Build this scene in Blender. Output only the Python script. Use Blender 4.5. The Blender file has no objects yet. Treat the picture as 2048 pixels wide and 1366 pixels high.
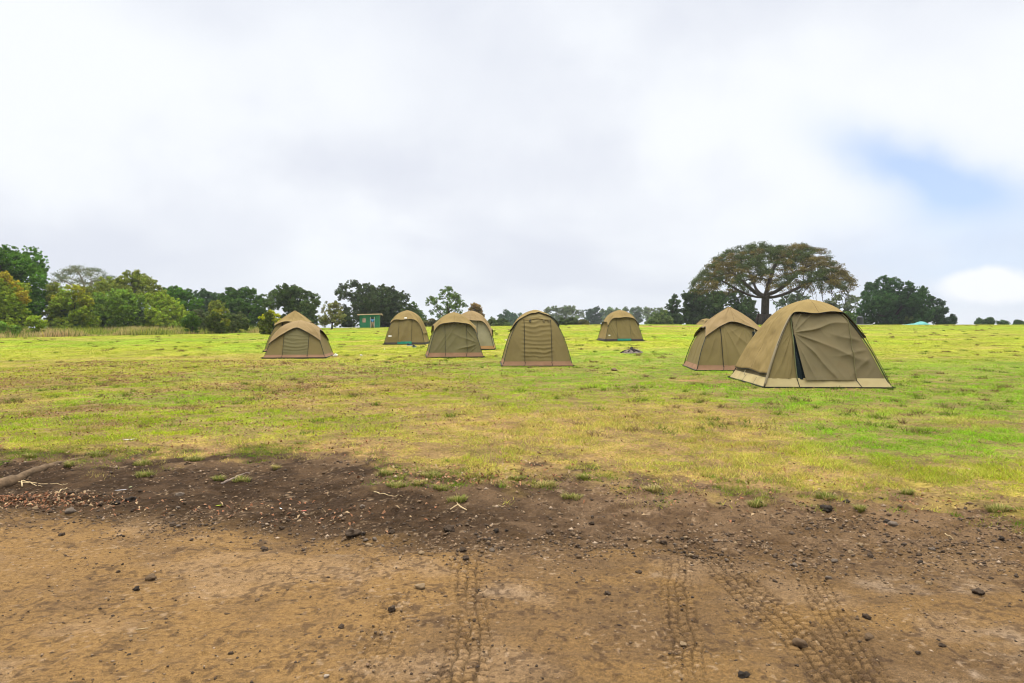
import bpy, math, random
import numpy as np
from mathutils import Vector
random.seed(7)
RNG = np.random.default_rng(11)
F, HY, EYE = 1365.0, 645.0, 1.5      # focal length in photo pixels, horizon row, eye height
SC = bpy.context.scene
COL = SC.collection
sm = lambda a, b, x: (lambda t: t * t * (3 - 2 * t))(np.clip((np.asarray(x, float) - a) / (b - a), 0, 1))

# ------------------------------------------------------------------ noise
def _h(ix, iy, seed):
    v = np.sin(ix * 127.1 + iy * 311.7 + seed * 74.7) * 43758.5453
    return v - np.floor(v)
def vnoise(x, y, seed=0):
    x = np.asarray(x, float); y = np.asarray(y, float)
    ix = np.floor(x); iy = np.floor(y); fx = x - ix; fy = y - iy
    fx = fx * fx * (3 - 2 * fx); fy = fy * fy * (3 - 2 * fy)
    a = _h(ix, iy, seed); b = _h(ix + 1, iy, seed); c = _h(ix, iy + 1, seed); d = _h(ix + 1, iy + 1, seed)
    return (a + (b - a) * fx) * (1 - fy) + (c + (d - c) * fx) * fy
def fbm(x, y, o=4, seed=0):
    s = 0; a = .5; t = 0
    for i in range(o):
        s = s + a * vnoise(x * 2 ** i + 17.3 * i, y * 2 ** i - 9.1 * i, seed + i); t += a; a *= .5
    return s / t
def ridge(x, y, o=2, seed=0):
    s = 0; a = .6; t = 0
    for i in range(o):
        n = vnoise(x * 2 ** i + 5.1 * i, y * 2 ** i + 3.7 * i, seed + i); s = s + a * (1 - np.abs(2 * n - 1)) ** 3; t += a; a *= .5
    return s / t

# ------------------------------------------------------------------ terrain
def _curve(pts, h):
    r = []
    for px, py in pts:
        Y = h * F / (py - HY); r.append(((px - 1024) / F * Y, Y))
    r.sort(); return np.array([p[0] for p in r]), np.array([p[1] for p in r])
EX, EYc = _curve([(0, 905), (130, 905), (250, 902), (400, 908), (540, 905), (690, 908), (770, 938), (860, 950), (1000, 950), (1060, 938),
                  (1130, 934), (1240, 948), (1330, 972), (1500, 985), (1650, 985), (1800, 985), (1900, 1003), (2048, 1028)], 1.5)
TX, TYc = _curve([(0, 1010), (130, 1022), (300, 1045), (500, 1062), (700, 1075), (900, 1082), (1100, 1088), (1300, 1105), (1500, 1125),
                  (1700, 1120), (1850, 1115), (2048, 1120)], 1.62)
EX = np.concatenate([[-60, -15], EX, [6, 15, 60]]); EYc = np.concatenate([[14, 9.0], EYc, [4.9, 3.5, -2]])
TX = np.concatenate([[-60, -15], TX, [6, 15, 60]]); TYc = np.concatenate([[12, 7.4], TYc, [4.0, 2.8, -3]])
def edgeY(x, y):
    x = np.asarray(x, float)
    return np.interp(x, EX, EYc) + (fbm(x * 1.3, y * 1.3, 4, 3) - .5) * .9
def toeY(x, y):
    return np.interp(x, TX, TYc) + (fbm(x * .9, np.asarray(y) * .9, 3, 8) - .5) * .5
GY = np.array([0, 24, 31, 37.5, 41, 60, 80, 100, 120, 160, 260, 500, 1500.])
GZ = np.array([0, 0, .12, .30, .35, .62, .90, 1.03, .95, .40, -2, -5, -12.])
TRACKS = [([(-.36, 5.1), (-.25, 3.9), (-.19, 2.4)], .23, 1.0), ([(1.27, 5.3), (1.0, 4.1), (.80, 3.2), (.7, 2.4)], .20, .8),
          ([(1.18, 5.5), (1.36, 4.7), (1.47, 3.9), (1.50, 3.1), (1.45, 2.4)], .26, 1.0), ([(2.05, 4.9), (1.88, 4.2), (1.70, 3.5), (1.55, 2.5)], .2, .9),
          ([(-.55, 4.9), (-.66, 3.9), (-.7, 2.5)], .2, .5)]
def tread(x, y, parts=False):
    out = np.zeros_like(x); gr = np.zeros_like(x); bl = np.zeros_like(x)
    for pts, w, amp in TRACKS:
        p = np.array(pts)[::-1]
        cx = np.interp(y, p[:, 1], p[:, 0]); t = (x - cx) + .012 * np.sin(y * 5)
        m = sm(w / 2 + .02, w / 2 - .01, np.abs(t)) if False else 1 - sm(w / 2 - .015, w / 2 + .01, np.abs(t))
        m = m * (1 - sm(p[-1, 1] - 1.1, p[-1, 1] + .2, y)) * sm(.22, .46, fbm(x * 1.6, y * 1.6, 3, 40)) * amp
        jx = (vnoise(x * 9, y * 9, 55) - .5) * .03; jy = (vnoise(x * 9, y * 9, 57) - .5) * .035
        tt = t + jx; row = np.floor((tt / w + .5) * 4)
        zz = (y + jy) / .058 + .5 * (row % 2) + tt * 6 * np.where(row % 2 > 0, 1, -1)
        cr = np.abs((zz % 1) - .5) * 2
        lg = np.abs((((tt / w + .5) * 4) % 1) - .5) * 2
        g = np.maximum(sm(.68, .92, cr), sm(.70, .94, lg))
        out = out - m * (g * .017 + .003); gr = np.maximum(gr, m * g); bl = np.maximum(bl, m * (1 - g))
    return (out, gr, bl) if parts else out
def gz(x, y, fine=True):
    x = np.asarray(x, float); y = np.asarray(y, float)
    z = np.interp(y, GY, GZ)
    z = np.where(z > 0, z * np.clip(1 + x * .012, .25, 1.15), z)
    z = z + sm(10, 30, y) * (fbm(x * .09, y * .09, 3, 21) - .5) * .10
    e = edgeY(x, y); t = toeY(x, y)
    b = 1 - sm(0, 1, (y - t) / np.maximum(e + .15 - t, .3))
    z = z - .12 * b + (fbm(x * .5, y * .5, 2, 5) - .5) * .03
    if fine:
        near = 1 - sm(14, 30, y)
        rd = 1 - sm(-.3, .2, y - e)
        bank = rd * sm(-.4, .2, y - t)
        z = z + near * ((fbm(x * 3, y * 3, 4, 6) - .5) * (.02 + .035 * bank) + (fbm(x * 14, y * 14, 3, 9) - .5) * (.022 + .022 * bank))
        c = vnoise(x * 26, y * 26, 31); z = z + rd * near * sm(.72, 1, c) * .009
    return z
def G(x, y): return float(gz(np.array([x]), np.array([y]))[0])
def ground_at(px, py):
    """world point on the ground seen at a photo pixel"""
    y = 1.55 * F / max(py - HY, 4)
    for _ in range(12):
        x = (px - 1024) / F * y; y = (EYE - G(x, y)) * F / max(py - HY, 2) * .6 + y * .4
    return (px - 1024) / F * y, y
def at(px, py, D): return np.array([(px - 1024) / F * D, D, EYE - (py - HY) * D / F])

# ------------------------------------------------------------------ mesh helpers
def tag(o, label=None, cat=None, group=None, kind=None):
    for k, v in (('label', label), ('category', cat), ('group', group), ('kind', kind)):
        if v: o[k] = v
    return o
def empty(name, loc, rz=0, **k):
    o = bpy.data.objects.new(name, None); COL.objects.link(o); o.location = loc; o.rotation_euler = (0, 0, rz); o.empty_display_size = .2
    return tag(o, **k)
def mesh(name, V, Fa, mat, parent=None, col=None, smooth=True, loc=None, uv=None):
    V = np.asarray(V, np.float32); me = bpy.data.meshes.new(name)
    if isinstance(Fa, np.ndarray):
        me.vertices.add(len(V)); me.vertices.foreach_set('co', V.ravel())
        n, k = Fa.shape; me.loops.add(n * k); me.loops.foreach_set('vertex_index', Fa.astype(np.int32).ravel())
        me.polygons.add(n); me.polygons.foreach_set('loop_start', np.arange(0, n * k, k, dtype=np.int32))
        me.update(calc_edges=True)
    else:
        me.from_pydata([tuple(map(float, v)) for v in V], [], [tuple(map(int, f)) for f in Fa]); me.update()
    if smooth: me.polygons.foreach_set('use_smooth', np.ones(len(me.polygons), bool))
    if col is not None:
        a = me.color_attributes.new('col', 'FLOAT_COLOR', 'POINT')
        c = np.ones((len(V), 4), np.float32); c[:, :3] = col; a.data.foreach_set('color', c.ravel())
    if mat: me.materials.append(mat)
    o = bpy.data.objects.new(name, me); COL.objects.link(o)
    if parent is not None: o.parent = parent
    if loc is not None: o.location = loc
    return o
def grid_faces(nu, nv, flip=False):
    i = np.arange(nu - 1)[:, None] * nv + np.arange(nv - 1)[None]
    f = np.stack([i, i + nv, i + nv + 1, i + 1], -1).reshape(-1, 4)
    return f[:, ::-1] if flip else f
def tube(pts, rad, n=6, cap=True):
    pts = np.asarray(pts, float); rad = np.broadcast_to(rad, (len(pts),)); V = []; Fs = []
    T = np.gradient(pts, axis=0); T /= np.linalg.norm(T, axis=1)[:, None] + 1e-9
    up = np.array([0, 0, 1.]) if abs(T[0, 2]) < .9 else np.array([1., 0, 0])
    a = np.arange(n) * 2 * math.pi / n
    for i, p in enumerate(pts):
        u = np.cross(T[i], up); u /= np.linalg.norm(u) + 1e-9; v = np.cross(u, T[i]); up = v
        V.append(p + rad[i] * (np.cos(a)[:, None] * u + np.sin(a)[:, None] * v))
    m = len(pts)
    for i in range(m - 1):
        for j in range(n): Fs.append((i * n + j, i * n + (j + 1) % n, (i + 1) * n + (j + 1) % n, (i + 1) * n + j))
    if cap: Fs.append(tuple(range(n))[::-1]); Fs.append(tuple(range((m - 1) * n, m * n)))
    return np.concatenate(V), Fs
class MB:
    def __init__(s): s.V = []; s.F = []; s.n = 0
    def add(s, V, Fs):
        s.V.append(np.asarray(V, float)); s.F += [tuple(int(i) + s.n for i in f) for f in Fs]; s.n += len(V); return s
    def tube(s, pts, rad, n=6): return s.add(*tube(pts, rad, n))
    def box(s, x0, x1, y0, y1, z0, z1):
        V = [(x, y, z) for x in (x0, x1) for y in (y0, y1) for z in (z0, z1)]
        return s.add(V, [(0, 1, 3, 2), (4, 6, 7, 5), (0, 4, 5, 1), (2, 3, 7, 6), (0, 2, 6, 4), (1, 5, 7, 3)])
    def build(s, name, mat, parent=None, smooth=False, loc=None):
        return mesh(name, np.concatenate(s.V), s.F, mat, parent, smooth=smooth, loc=loc)

# ------------------------------------------------------------------ materials
def nodes(m):
    m.use_nodes = True; nt = m.node_tree; nt.nodes.clear(); return nt
def N(nt, t, **k):
    n = nt.nodes.new(t)
    for a, v in k.items():
        if a in n.inputs: n.inputs[a].default_value = v
        else: setattr(n, a, v)
    return n
def basic(name, c, rough=.85, var=.15, scale=6, bump=0, bscale=60, spec=.2, stain=None, metal=0, attr=False, vscale2=None):
    m = bpy.data.materials.new(name); nt = nodes(m); L = nt.links.new
    out = N(nt, 'ShaderNodeOutputMaterial'); b = N(nt, 'ShaderNodeBsdfPrincipled'); L(b.outputs[0], out.inputs[0])
    b.inputs['Roughness'].default_value = rough; b.inputs['Specular IOR Level'].default_value = spec; b.inputs['Metallic'].default_value = metal
    tc = N(nt, 'ShaderNodeTexCoord'); ns = N(nt, 'ShaderNodeTexNoise'); ns.inputs['Scale'].default_value = scale; ns.inputs['Detail'].default_value = 6
    L(tc.outputs['Object'], ns.inputs['Vector'])
    mr = N(nt, 'ShaderNodeMapRange'); L(ns.outputs[0], mr.inputs[0]); mr.inputs[1].default_value = .3; mr.inputs[2].default_value = .7
    mr.inputs[3].default_value = 1 - var; mr.inputs[4].default_value = 1 + var
    mul = N(nt, 'ShaderNodeVectorMath', operation='SCALE'); L(mr.outputs[0], mul.inputs['Scale'])
    if attr:
        at_ = N(nt, 'ShaderNodeAttribute', attribute_name='col'); L(at_.outputs['Color'], mul.inputs[0])
    else: mul.inputs[0].default_value = c
    src = mul.outputs[0]
    if stain:
        n2 = N(nt, 'ShaderNodeTexNoise'); n2.inputs['Scale'].default_value = stain[1]; n2.inputs['Detail'].default_value = 5; L(tc.outputs['Object'], n2.inputs['Vector'])
        m2 = N(nt, 'ShaderNodeMapRange'); L(n2.outputs[0], m2.inputs[0]); m2.inputs[1].default_value = .48; m2.inputs[2].default_value = .72; m2.inputs[4].default_value = stain[2]
        mx = N(nt, 'ShaderNodeMix', data_type='RGBA'); L(m2.outputs[0], mx.inputs[0]); L(src, mx.inputs[6]); mx.inputs[7].default_value = (*stain[0], 1); src = mx.outputs[2]
    L(src, b.inputs['Base Color'])
    if bump:
        n3 = N(nt, 'ShaderNodeTexNoise'); n3.inputs['Scale'].default_value = bscale; n3.inputs['Detail'].default_value = 5; L(tc.outputs['Object'], n3.inputs['Vector'])
        bp = N(nt, 'ShaderNodeBump'); bp.inputs['Strength'].default_value = 1; bp.inputs['Distance'].default_value = bump; L(n3.outputs[0], bp.inputs['Height']); L(bp.outputs[0], b.inputs['Normal'])
    return m
def leafmat(name, trans=.3, rough=.7, spec=.12):
    m = bpy.data.materials.new(name); nt = nodes(m); L = nt.links.new
    out = N(nt, 'ShaderNodeOutputMaterial'); b = N(nt, 'ShaderNodeBsdfPrincipled'); t = N(nt, 'ShaderNodeBsdfTranslucent'); mx = N(nt, 'ShaderNodeMixShader'); mx.inputs[0].default_value = trans
    b.inputs['Roughness'].default_value = rough; b.inputs['Specular IOR Level'].default_value = spec
    a = N(nt, 'ShaderNodeAttribute', attribute_name='col'); L(a.outputs['Color'], b.inputs['Base Color']); L(a.outputs['Color'], t.inputs['Color'])
    L(b.outputs[0], mx.inputs[1]); L(t.outputs[0], mx.inputs[2]); L(mx.outputs[0], out.inputs[0]); return m
M_LEAF = leafmat('leaf_blades'); M_GRASS = leafmat('grass_blades', .35, .75, .08); M_DEAD = leafmat('dry_leaf', .1, .8, .1)
M_GROUND = None
def groundmat(name, far):
    m = bpy.data.materials.new(name); nt = nodes(m); L = nt.links.new
    out = N(nt, 'ShaderNodeOutputMaterial'); b = N(nt, 'ShaderNodeBsdfPrincipled'); L(b.outputs[0], out.inputs[0])
    b.inputs['Roughness'].default_value = .95; b.inputs['Specular IOR Level'].default_value = .1
    a = N(nt, 'ShaderNodeAttribute', attribute_name='col'); g = N(nt, 'ShaderNodeNewGeometry')
    src = a.outputs['Color']
    for sc, lo, hi, v in ((180, .35, .65, .26), (45, .35, .65, .18)) if not far else ((28, .35, .65, .32), (3.2, .35, .65, .24), (.7, .35, .65, .16)):
        ns = N(nt, 'ShaderNodeTexNoise'); ns.inputs['Scale'].default_value = sc; ns.inputs['Detail'].default_value = 4; L(g.outputs['Position'], ns.inputs['Vector'])
        mr = N(nt, 'ShaderNodeMapRange'); L(ns.outputs[0], mr.inputs[0]); mr.inputs[1].default_value = lo; mr.inputs[2].default_value = hi; mr.inputs[3].default_value = 1 - v; mr.inputs[4].default_value = 1 + v
        mul = N(nt, 'ShaderNodeVectorMath', operation='SCALE'); L(src, mul.inputs[0]); L(mr.outputs[0], mul.inputs['Scale']); src = mul.outputs[0]
    L(src, b.inputs['Base Color'])
    n3 = N(nt, 'ShaderNodeTexNoise'); n3.inputs['Scale'].default_value = 70 if not far else 18; n3.inputs['Detail'].default_value = 6; n3.inputs['Roughness'].default_value = .65; L(g.outputs['Position'], n3.inputs['Vector'])
    bp = N(nt, 'ShaderNodeBump'); bp.inputs['Distance'].default_value = .012 if not far else .05; L(n3.outputs[0], bp.inputs['Height']); L(bp.outputs[0], b.inputs['Normal'])
    return m
M_FIELD = groundmat('field_soil', True); M_ROAD = groundmat('road_dirt', False)
M_BARK = basic('bark', (.045, .034, .026), .95, .4, 3, .05, 14)
M_BARKP = basic('pale_bark', (.20, .17, .14), .95, .3, 3, .04, 14)
M_STONE = {k: basic('stone_' + k, c, .9, .3, 20, .004, 90) for k, c in
           dict(dark=(.07, .047, .030), brown=(.14, .09, .05), tan=(.26, .18, .10), grey=(.15, .115, .085), pale=(.42, .34, .26), black=(.034, .025, .018)).items()}
M_BLACK = basic('black_webbing', (.018, .018, .014), .6, .2, 20)
M_POLE = basic('dark_pole', (.03, .032, .02), .5, .2, 20)
M_TEAL = basic('green_groundsheet', (.01, .17, .11), .5, .2, 5)
M_NET = basic('dark_net', (.006, .012, .013), .9, .2, 80)
M_WHITE = basic('white_cloth', (.7, .68, .6), .8, .1, 10)
M_CREAM = basic('cream_webbing', (.45, .40, .27), .8, .15, 20)

# ------------------------------------------------------------------ ground colour
C = lambda *v: np.array(v, float)
def mixc(a, b, t): return a + (b - a) * np.asarray(t)[..., None]
GRN, YG, STR, BRN, OLV = C(.13, .30, .005), C(.265, .31, .012), C(.38, .30, .08), C(.17, .09, .045), C(.23, .275, .008)
def grass_col(x, y):
    n1 = fbm(x * .16, y * .13, 4, 61); n2 = fbm(x * .55, y * .5, 4, 67); n3 = fbm(x * 2.2, y * 2.2, 3, 71)
    c = mixc(OLV + 0 * x[..., None], YG, sm(.35, .65, n2))
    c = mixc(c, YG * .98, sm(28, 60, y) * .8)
    right = sm(3.0, 4.3, x - (y - 8) * .12) * sm(6.6, 8.2, y) * (1 - sm(15, 26, y))
    band = np.exp(-((y - 20) / 8.0) ** 2) * sm(-3.5, 1.5, x) * 1.05 + np.exp(-((y - 11) / 3) ** 2) * sm(-.5, -2.5, x) * .35
    g = np.clip(sm(.52, .68, n1) * .55 + right * .9 + band * .95 + (n3 - .5) * .9, 0, 1)
    c = mixc(c, GRN, g * .9)
    s = np.exp(-((y - 9.2) / 2.6) ** 2) * (1 - right) * .75 * sm(-4.0, .5, x) + sm(.52, .7, fbm(x * .3, y * .5, 4, 83)) * .6 * (1 - .7 * np.clip(band, 0, 1))
    s = s + (1 - sm(0, 1.3, y - edgeY(x, y))) * .4
    c = mixc(c, STR, np.clip(s + (n3 - .5) * .8, 0, .95))
    br = sm(.56, .72, fbm(x * .8, y * 1.0, 4, 93)) * (.30 + .35 * sm(-.5, -4, x) * (1 - sm(20, 30, y)))
    n4 = fbm(x * 5.5, y * 4.5, 3, 301); n5 = fbm(x * 1.9, y * 1.4, 4, 305)
    c = mixc(c, BRN, np.clip(br, 0, 1))
    c = mixc(c, C(.17, .11, .035), sm(.60, .74, n4) * .4 * (1 - sm(20, 45, y))); c = mixc(c, C(.20, .19, .02), sm(.54, .72, n5) * .45 * sm(10, 30, y))
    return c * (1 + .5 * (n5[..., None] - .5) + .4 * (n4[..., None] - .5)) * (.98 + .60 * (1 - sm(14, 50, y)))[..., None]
def blob(x, y, cx, cy, rx, ry): return np.exp(-((x - cx) / rx) ** 2 - ((y - cy) / ry) ** 2)
def ground_col(x, y):
    e = edgeY(x, y); t = toeY(x, y); n = fbm(x * 1.1, y * 1.6, 5, 101); n2 = fbm(x * 5, y * 7, 4, 107)
    sand = mixc(C(.196, .114, .043) + 0 * x[..., None], C(.145, .086, .038), sm(.38, .66, n * .7 + n2 * .3))
    sand = mixc(sand, C(.11, .068, .034), sm(.55, .72, n2) * .28)
    sand = mixc(sand, C(.26, .17, .095), sm(.6, .75, fbm(x * 1.7, y * 2.2, 4, 111)) * .4)
    sand = sand * (1 - .16 * sm(-.5, 1.2, x))[..., None]
    for cx, cy, rx, ry, k in ((2.6, 4.25, .35, .12, .9), (2.4, 4.4, .25, .06, .5), (.9, 4.4, .09, .05, .8), (-2.3, 5.1, .09, .04, .9), (2.75, 3.45, .25, .1, .8), (2.2, 3.25, .09, .04, .9), (-1.15, 4.7, .12, .05, .5), (.0, 4.1, .14, .06, .4)):
        sand = mixc(sand, C(.34, .255, .18), np.clip(blob(x + (n2 - .5) * .5, y + (n - .5) * .5, cx, cy, rx, ry) * k * .6 * sm(.3, .6, n2), 0, 1))
    dark = mixc(C(.030, .017, .008) + 0 * x[..., None], C(.058, .034, .017), sm(.45, .7, n2))
    grav = mixc(C(.088, .052, .026) + 0 * x[..., None], C(.15, .094, .052), sm(.4, .65, n2))
    soil = mixc(dark, grav, sm(-.4, 1.6, x + (n - .5) * 1.5) * .9); soil = mixc(soil, sand * .8, sm(.8, 2.4, x + (n2 - .5) * 2) * .4)
    lower = sm(t - .45, t + .35, y + (n2 - .5) * .5)
    c = mixc(sand, soil, lower)
    cr = sm(.60, .76, vnoise(x * 34, y * 34, 201)) * sm(.42, .56, fbm(x * 6, y * 6, 2, 205)); c = mixc(c, C(.05, .03, .018), cr * .6); cr = sm(.70, .84, vnoise(x * 75, y * 75, 221)); c = mixc(c, C(.07, .042, .022), cr * .5)
    cr = sm(.78, .9, vnoise(x * 40, y * 40, 211)) * sm(.5, .6, fbm(x * 4, y * 4, 2, 215)); c = mixc(c, C(.30, .21, .13), cr * .5)
    bd = sm(.0, .35, e - y) * (1 - sm(.0, 1.1, e - y - .05)) * sm(.45, .65, fbm(x * 2, y * 3, 3, 121)) * .4
    c = mixc(c, C(.24, .15, .08), np.clip(bd, 0, 1))
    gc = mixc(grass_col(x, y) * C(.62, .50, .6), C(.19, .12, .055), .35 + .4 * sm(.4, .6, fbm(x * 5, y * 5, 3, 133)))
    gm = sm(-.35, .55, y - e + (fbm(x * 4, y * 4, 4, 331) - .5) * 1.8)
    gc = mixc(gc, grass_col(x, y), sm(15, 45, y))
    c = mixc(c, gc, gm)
    for cx, cy, rx, ry, k in ((4.6, 17.6, .35, .35, .8), (5.4, 17.2, .3, .22, .6), (0.1, 18.9, .6, .3, .6), (19, 82, 4.5, 4, 1), (13, 88, 2, 2, .9), (24.5, 84, 2, 3, .8), (64, 98, 1.5, 5, .5)):
        c = mixc(c, C(.30, .15, .08), np.clip(blob(x, y, cx, cy, rx, ry) * k * 1.5, 0, k))
    # track marks: groove shade painted dark into the soil colour, tread blocks painted lighter
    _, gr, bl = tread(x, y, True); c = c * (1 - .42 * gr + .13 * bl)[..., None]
    return c
def axis(segs):
    out = [segs[0][0]]
    for a, b, s in segs: n = max(1, int(round((b - a) / s))); out += list(np.linspace(a, b, n + 1)[1:])
    return np.array(out)
def geo(a, b, s, g=1.045):
    r = [a]; 
    while r[-1] < b: r.append(r[-1] + s); s *= g
    return np.array(r)
gx = np.concatenate([-geo(6, 1600, .017)[::-1], axis([(-6, -1.1, .018), (-1.1, 2.4, .0085), (2.4, 6, .018)])[1:-1], geo(6, 1600, .017)])
gyy = np.concatenate([-geo(-2.4, 1500, .03, 1.12)[::-1][:-1], axis([(2.4, 2.8, .03), (2.8, 5.3, .0085), (5.3, 8.2, .018)])[:-1], geo(8.2, 1600, .02, 1.028)])
gyy = np.unique(gyy)
def build_ground():
    X, Y = np.meshgrid(gx, gyy, indexing='ij'); x = X.ravel(); y = Y.ravel()
    z = gz(x, y) + tread(x, y) * (y < 6) * (y > 2.2)
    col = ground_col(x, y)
    fs = grid_faces(len(gx), len(gyy)); cx = x[fs].mean(1); cy = y[fs].mean(1)
    isroad = cy < edgeY(cx, cy)
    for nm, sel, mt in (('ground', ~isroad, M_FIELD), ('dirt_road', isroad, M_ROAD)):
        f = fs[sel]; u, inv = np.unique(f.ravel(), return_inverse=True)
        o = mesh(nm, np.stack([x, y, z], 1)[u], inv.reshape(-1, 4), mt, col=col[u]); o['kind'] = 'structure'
    print('ground verts', len(x))
build_ground()

# ------------------------------------------------------------------ grass, leaf litter, gravel
def blades_obj(name, x, y, h, w, col, lean=1.0, mat=None, bend=True):
    n = len(x); z = gz(x, y)
    th = RNG.uniform(0, 2 * math.pi, n); ph = RNG.uniform(0, 2 * math.pi, n); ln = h * lean * RNG.uniform(.2, 1.1, n)
    b = np.stack([x, y, z - .004], 1); s = np.stack([np.cos(th), np.sin(th), 0 * th], 1) * w[:, None] * .5
    tip = b + np.stack([np.cos(ph) * ln, np.sin(ph) * ln, h], 1)
    V = np.stack([b - s, b + s, tip], 1).reshape(-1, 3); Fs = np.arange(3 * n).reshape(-1, 3)
    return mesh(name, V, Fs, mat or M_GRASS, col=np.repeat(col, 3, 0), smooth=False)
def grass():
    n = 1500000
    d = np.exp(RNG.uniform(math.log(4.6), math.log(108), n)); x = RNG.uniform(-.88, .88, n) * d; y = d
    e = edgeY(x, y); dd = y - e
    cov = sm(-.15, 1.0, dd + (fbm(x * 3.2, y * 3.2, 4, 131) - .5) * 2.6)
    cov *= .28 + .72 * (1 - sm(.42, .6, fbm(x * 5, y * 5, 3, 133)))
    for cx, cy, rx, ry in ((4.6, 17.6, .3, .3), (5.4, 17.2, .25, .2), (19, 82, 4.5, 4), (13, 88, 2, 2)): cov *= 1 - .8 * blob(x, y, cx, cy, rx, ry)
    k = RNG.uniform(0, 1, n) < cov
    for cx, cy, a in TENT_SPOTS: k &= ~((abs(x - cx) < a) & (abs(y - cy) < a))
    x = x[k]; y = y[k]; d = d[k]; n = len(x)
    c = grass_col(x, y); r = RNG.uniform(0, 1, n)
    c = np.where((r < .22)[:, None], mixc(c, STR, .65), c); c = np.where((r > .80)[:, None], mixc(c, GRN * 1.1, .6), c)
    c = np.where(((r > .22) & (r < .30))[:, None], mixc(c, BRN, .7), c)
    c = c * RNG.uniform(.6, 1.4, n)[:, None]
    tall = sm(.42, .68, fbm(x * 2.4, y * 2.4, 3, 137)) * (1 - sm(20, 60, d))
    h = (.015 + .024 * tall) * RNG.uniform(.5, 1.5, n) * (1 + .006 * d); w = .0060 * np.maximum(1, d / 7) ** .85 * RNG.uniform(.7, 1.4, n)
    m_ = 1100; wd = np.exp(RNG.uniform(math.log(9), math.log(95), m_)); wx = RNG.uniform(-.85, .85, m_) * wd; q_ = RNG.uniform(0, 1, m_) < .25 + .75 * sm(.45, .6, fbm(wx * .2, wd * .2, 3, 401)); wx, wd = wx[q_], wd[q_]
    for cx_, cy_, a_ in TENT_SPOTS: q_ = ~((abs(wx - cx_) < a_ + .3) & (abs(wd - cy_) < a_ + .3)); wx, wd = wx[q_], wd[q_]
    pn = 36; ii = np.repeat(np.arange(len(wx)), pn); sp_ = RNG.uniform(.03, .09, len(wx))[ii] * (1 + .01 * wd[ii])
    xx = wx[ii] + RNG.normal(0, 1, len(ii)) * sp_; yy = wd[ii] + RNG.normal(0, 1, len(ii)) * sp_
    wc = np.array([(.10, .15, .015), (.16, .11, .045), (.13, .18, .02), (.18, .12, .055)])[RNG.integers(0, 4, len(wx))][ii] * RNG.uniform(.6, 1.4, len(ii))[:, None]
    x = np.r_[x, xx]; y = np.r_[y, yy]; c = np.r_[c, wc]; h = np.r_[h, RNG.uniform(.03, .10, len(ii)) * (1 + .004 * yy)]; w = np.r_[w, .011 * np.maximum(1, yy / 9) ** .7]
    # stray clumps that fray the turf edge
    ex_ = RNG.uniform(-8.5, 5.5, 900); e0 = edgeY(ex_, ex_ * 0 + 7); ey_ = e0 + RNG.normal(.0, .32, 900) - .05; q_ = RNG.uniform(0, 1, 900) < .15 + .85 * sm(.45, .6, fbm(ex_ * 1.4, ey_ * 1.4, 3, 411)); ex_, ey_ = ex_[q_], ey_[q_]
    pn = 55; ii = np.repeat(np.arange(len(ex_)), pn); sp_ = RNG.uniform(.02, .075, len(ex_))[ii]
    xx = ex_[ii] + RNG.normal(0, 1.3, len(ii)) * sp_; yy = ey_[ii] + RNG.normal(0, .8, len(ii)) * sp_
    wc = np.array([(.17, .24, .02), (.12, .20, .015), (.34, .27, .09), (.22, .24, .03)])[RNG.integers(0, 4, len(ex_))][ii] * RNG.uniform(.6, 1.4, len(ii))[:, None]
    x = np.r_[x, xx]; y = np.r_[y, yy]; c = np.r_[c, wc]; h = np.r_[h, RNG.uniform(.012, .045, len(ii))]; w = np.r_[w, np.full(len(ii), .0055)]
    o = blades_obj('grass', x, y, h, w, c, 1.5)
    tag(o, 'short patchy green and straw coloured grass covering the field', 'grass', kind='stuff')
    print('blades', n)
def litter():
    xs = []; ys = []
    def put(n, cx, cy, rx, ry): xs.append(RNG.normal(cx, rx, n)); ys.append(RNG.normal(cy, ry, n))
    n = 90000; X = RNG.uniform(-16, 9, n); Y = RNG.uniform(5, 26, n); e = edgeY(X, Y)
    p = sm(-.1, .3, Y - e) * .05 + sm(1.5, -5, X) * sm(-.1, .3, Y - e) * (.20 + .82 * sm(.48, .66, fbm(X * .9, Y * .9, 4, 151))) + np.exp(-((Y - e - .1) / .35) ** 2) * (.15 + .6 * sm(.45, .6, fbm(X * 1.2, Y * 1.2, 3, 155)))
    k = RNG.uniform(0, 1, n) < p; xs.append(X[k]); ys.append(Y[k])
    put(700, -4.75, 6.25, .5, .07); put(200, -4.15, 6.05, .35, .05); put(350, -.45, 6.65, .45, .22); put(120, -2.9, 5.9, .7, .12); put(90, -1.4, 5.6, .5, .15); put(110, 2.3, 5.8, .9, .2)
    x = np.concatenate(xs); y = np.concatenate(ys); n = len(x); z = gz(x, y) + RNG.uniform(.004, .02, n)
    a = RNG.uniform(0, 6.28, n); s = RNG.uniform(.009, .023, n) * (1 + .03 * np.clip(y - 8, 0, 20)); t = RNG.normal(0, .5, (n, 2))
    u = np.stack([np.cos(a), np.sin(a), t[:, 0]], 1) * s[:, None]; v = np.stack([-np.sin(a), np.cos(a), t[:, 1]], 1) * s[:, None] * .5
    P = np.stack([x, y, z], 1); up = np.array([0, 0, 1]) * (s * .35)[:, None]
    V = np.stack([P - u, P - v + up, P + u, P + v + up], 1).reshape(-1, 3); f = np.arange(4 * n).reshape(-1, 4)
    pal = np.array([(.28, .12, .06), (.33, .17, .09), (.22, .10, .05), (.36, .25, .14), (.12, .065, .04)]); c = pal[RNG.integers(0, 5, n)] * RNG.uniform(.7, 1.2, n)[:, None]
    tag(mesh('fallen_leaves', V, f, M_DEAD, col=np.repeat(c, 4, 0), smooth=False), 'reddish dry leaf litter strewn along the grass edge and beside the root', 'fallen leaves', kind='stuff')
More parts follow.
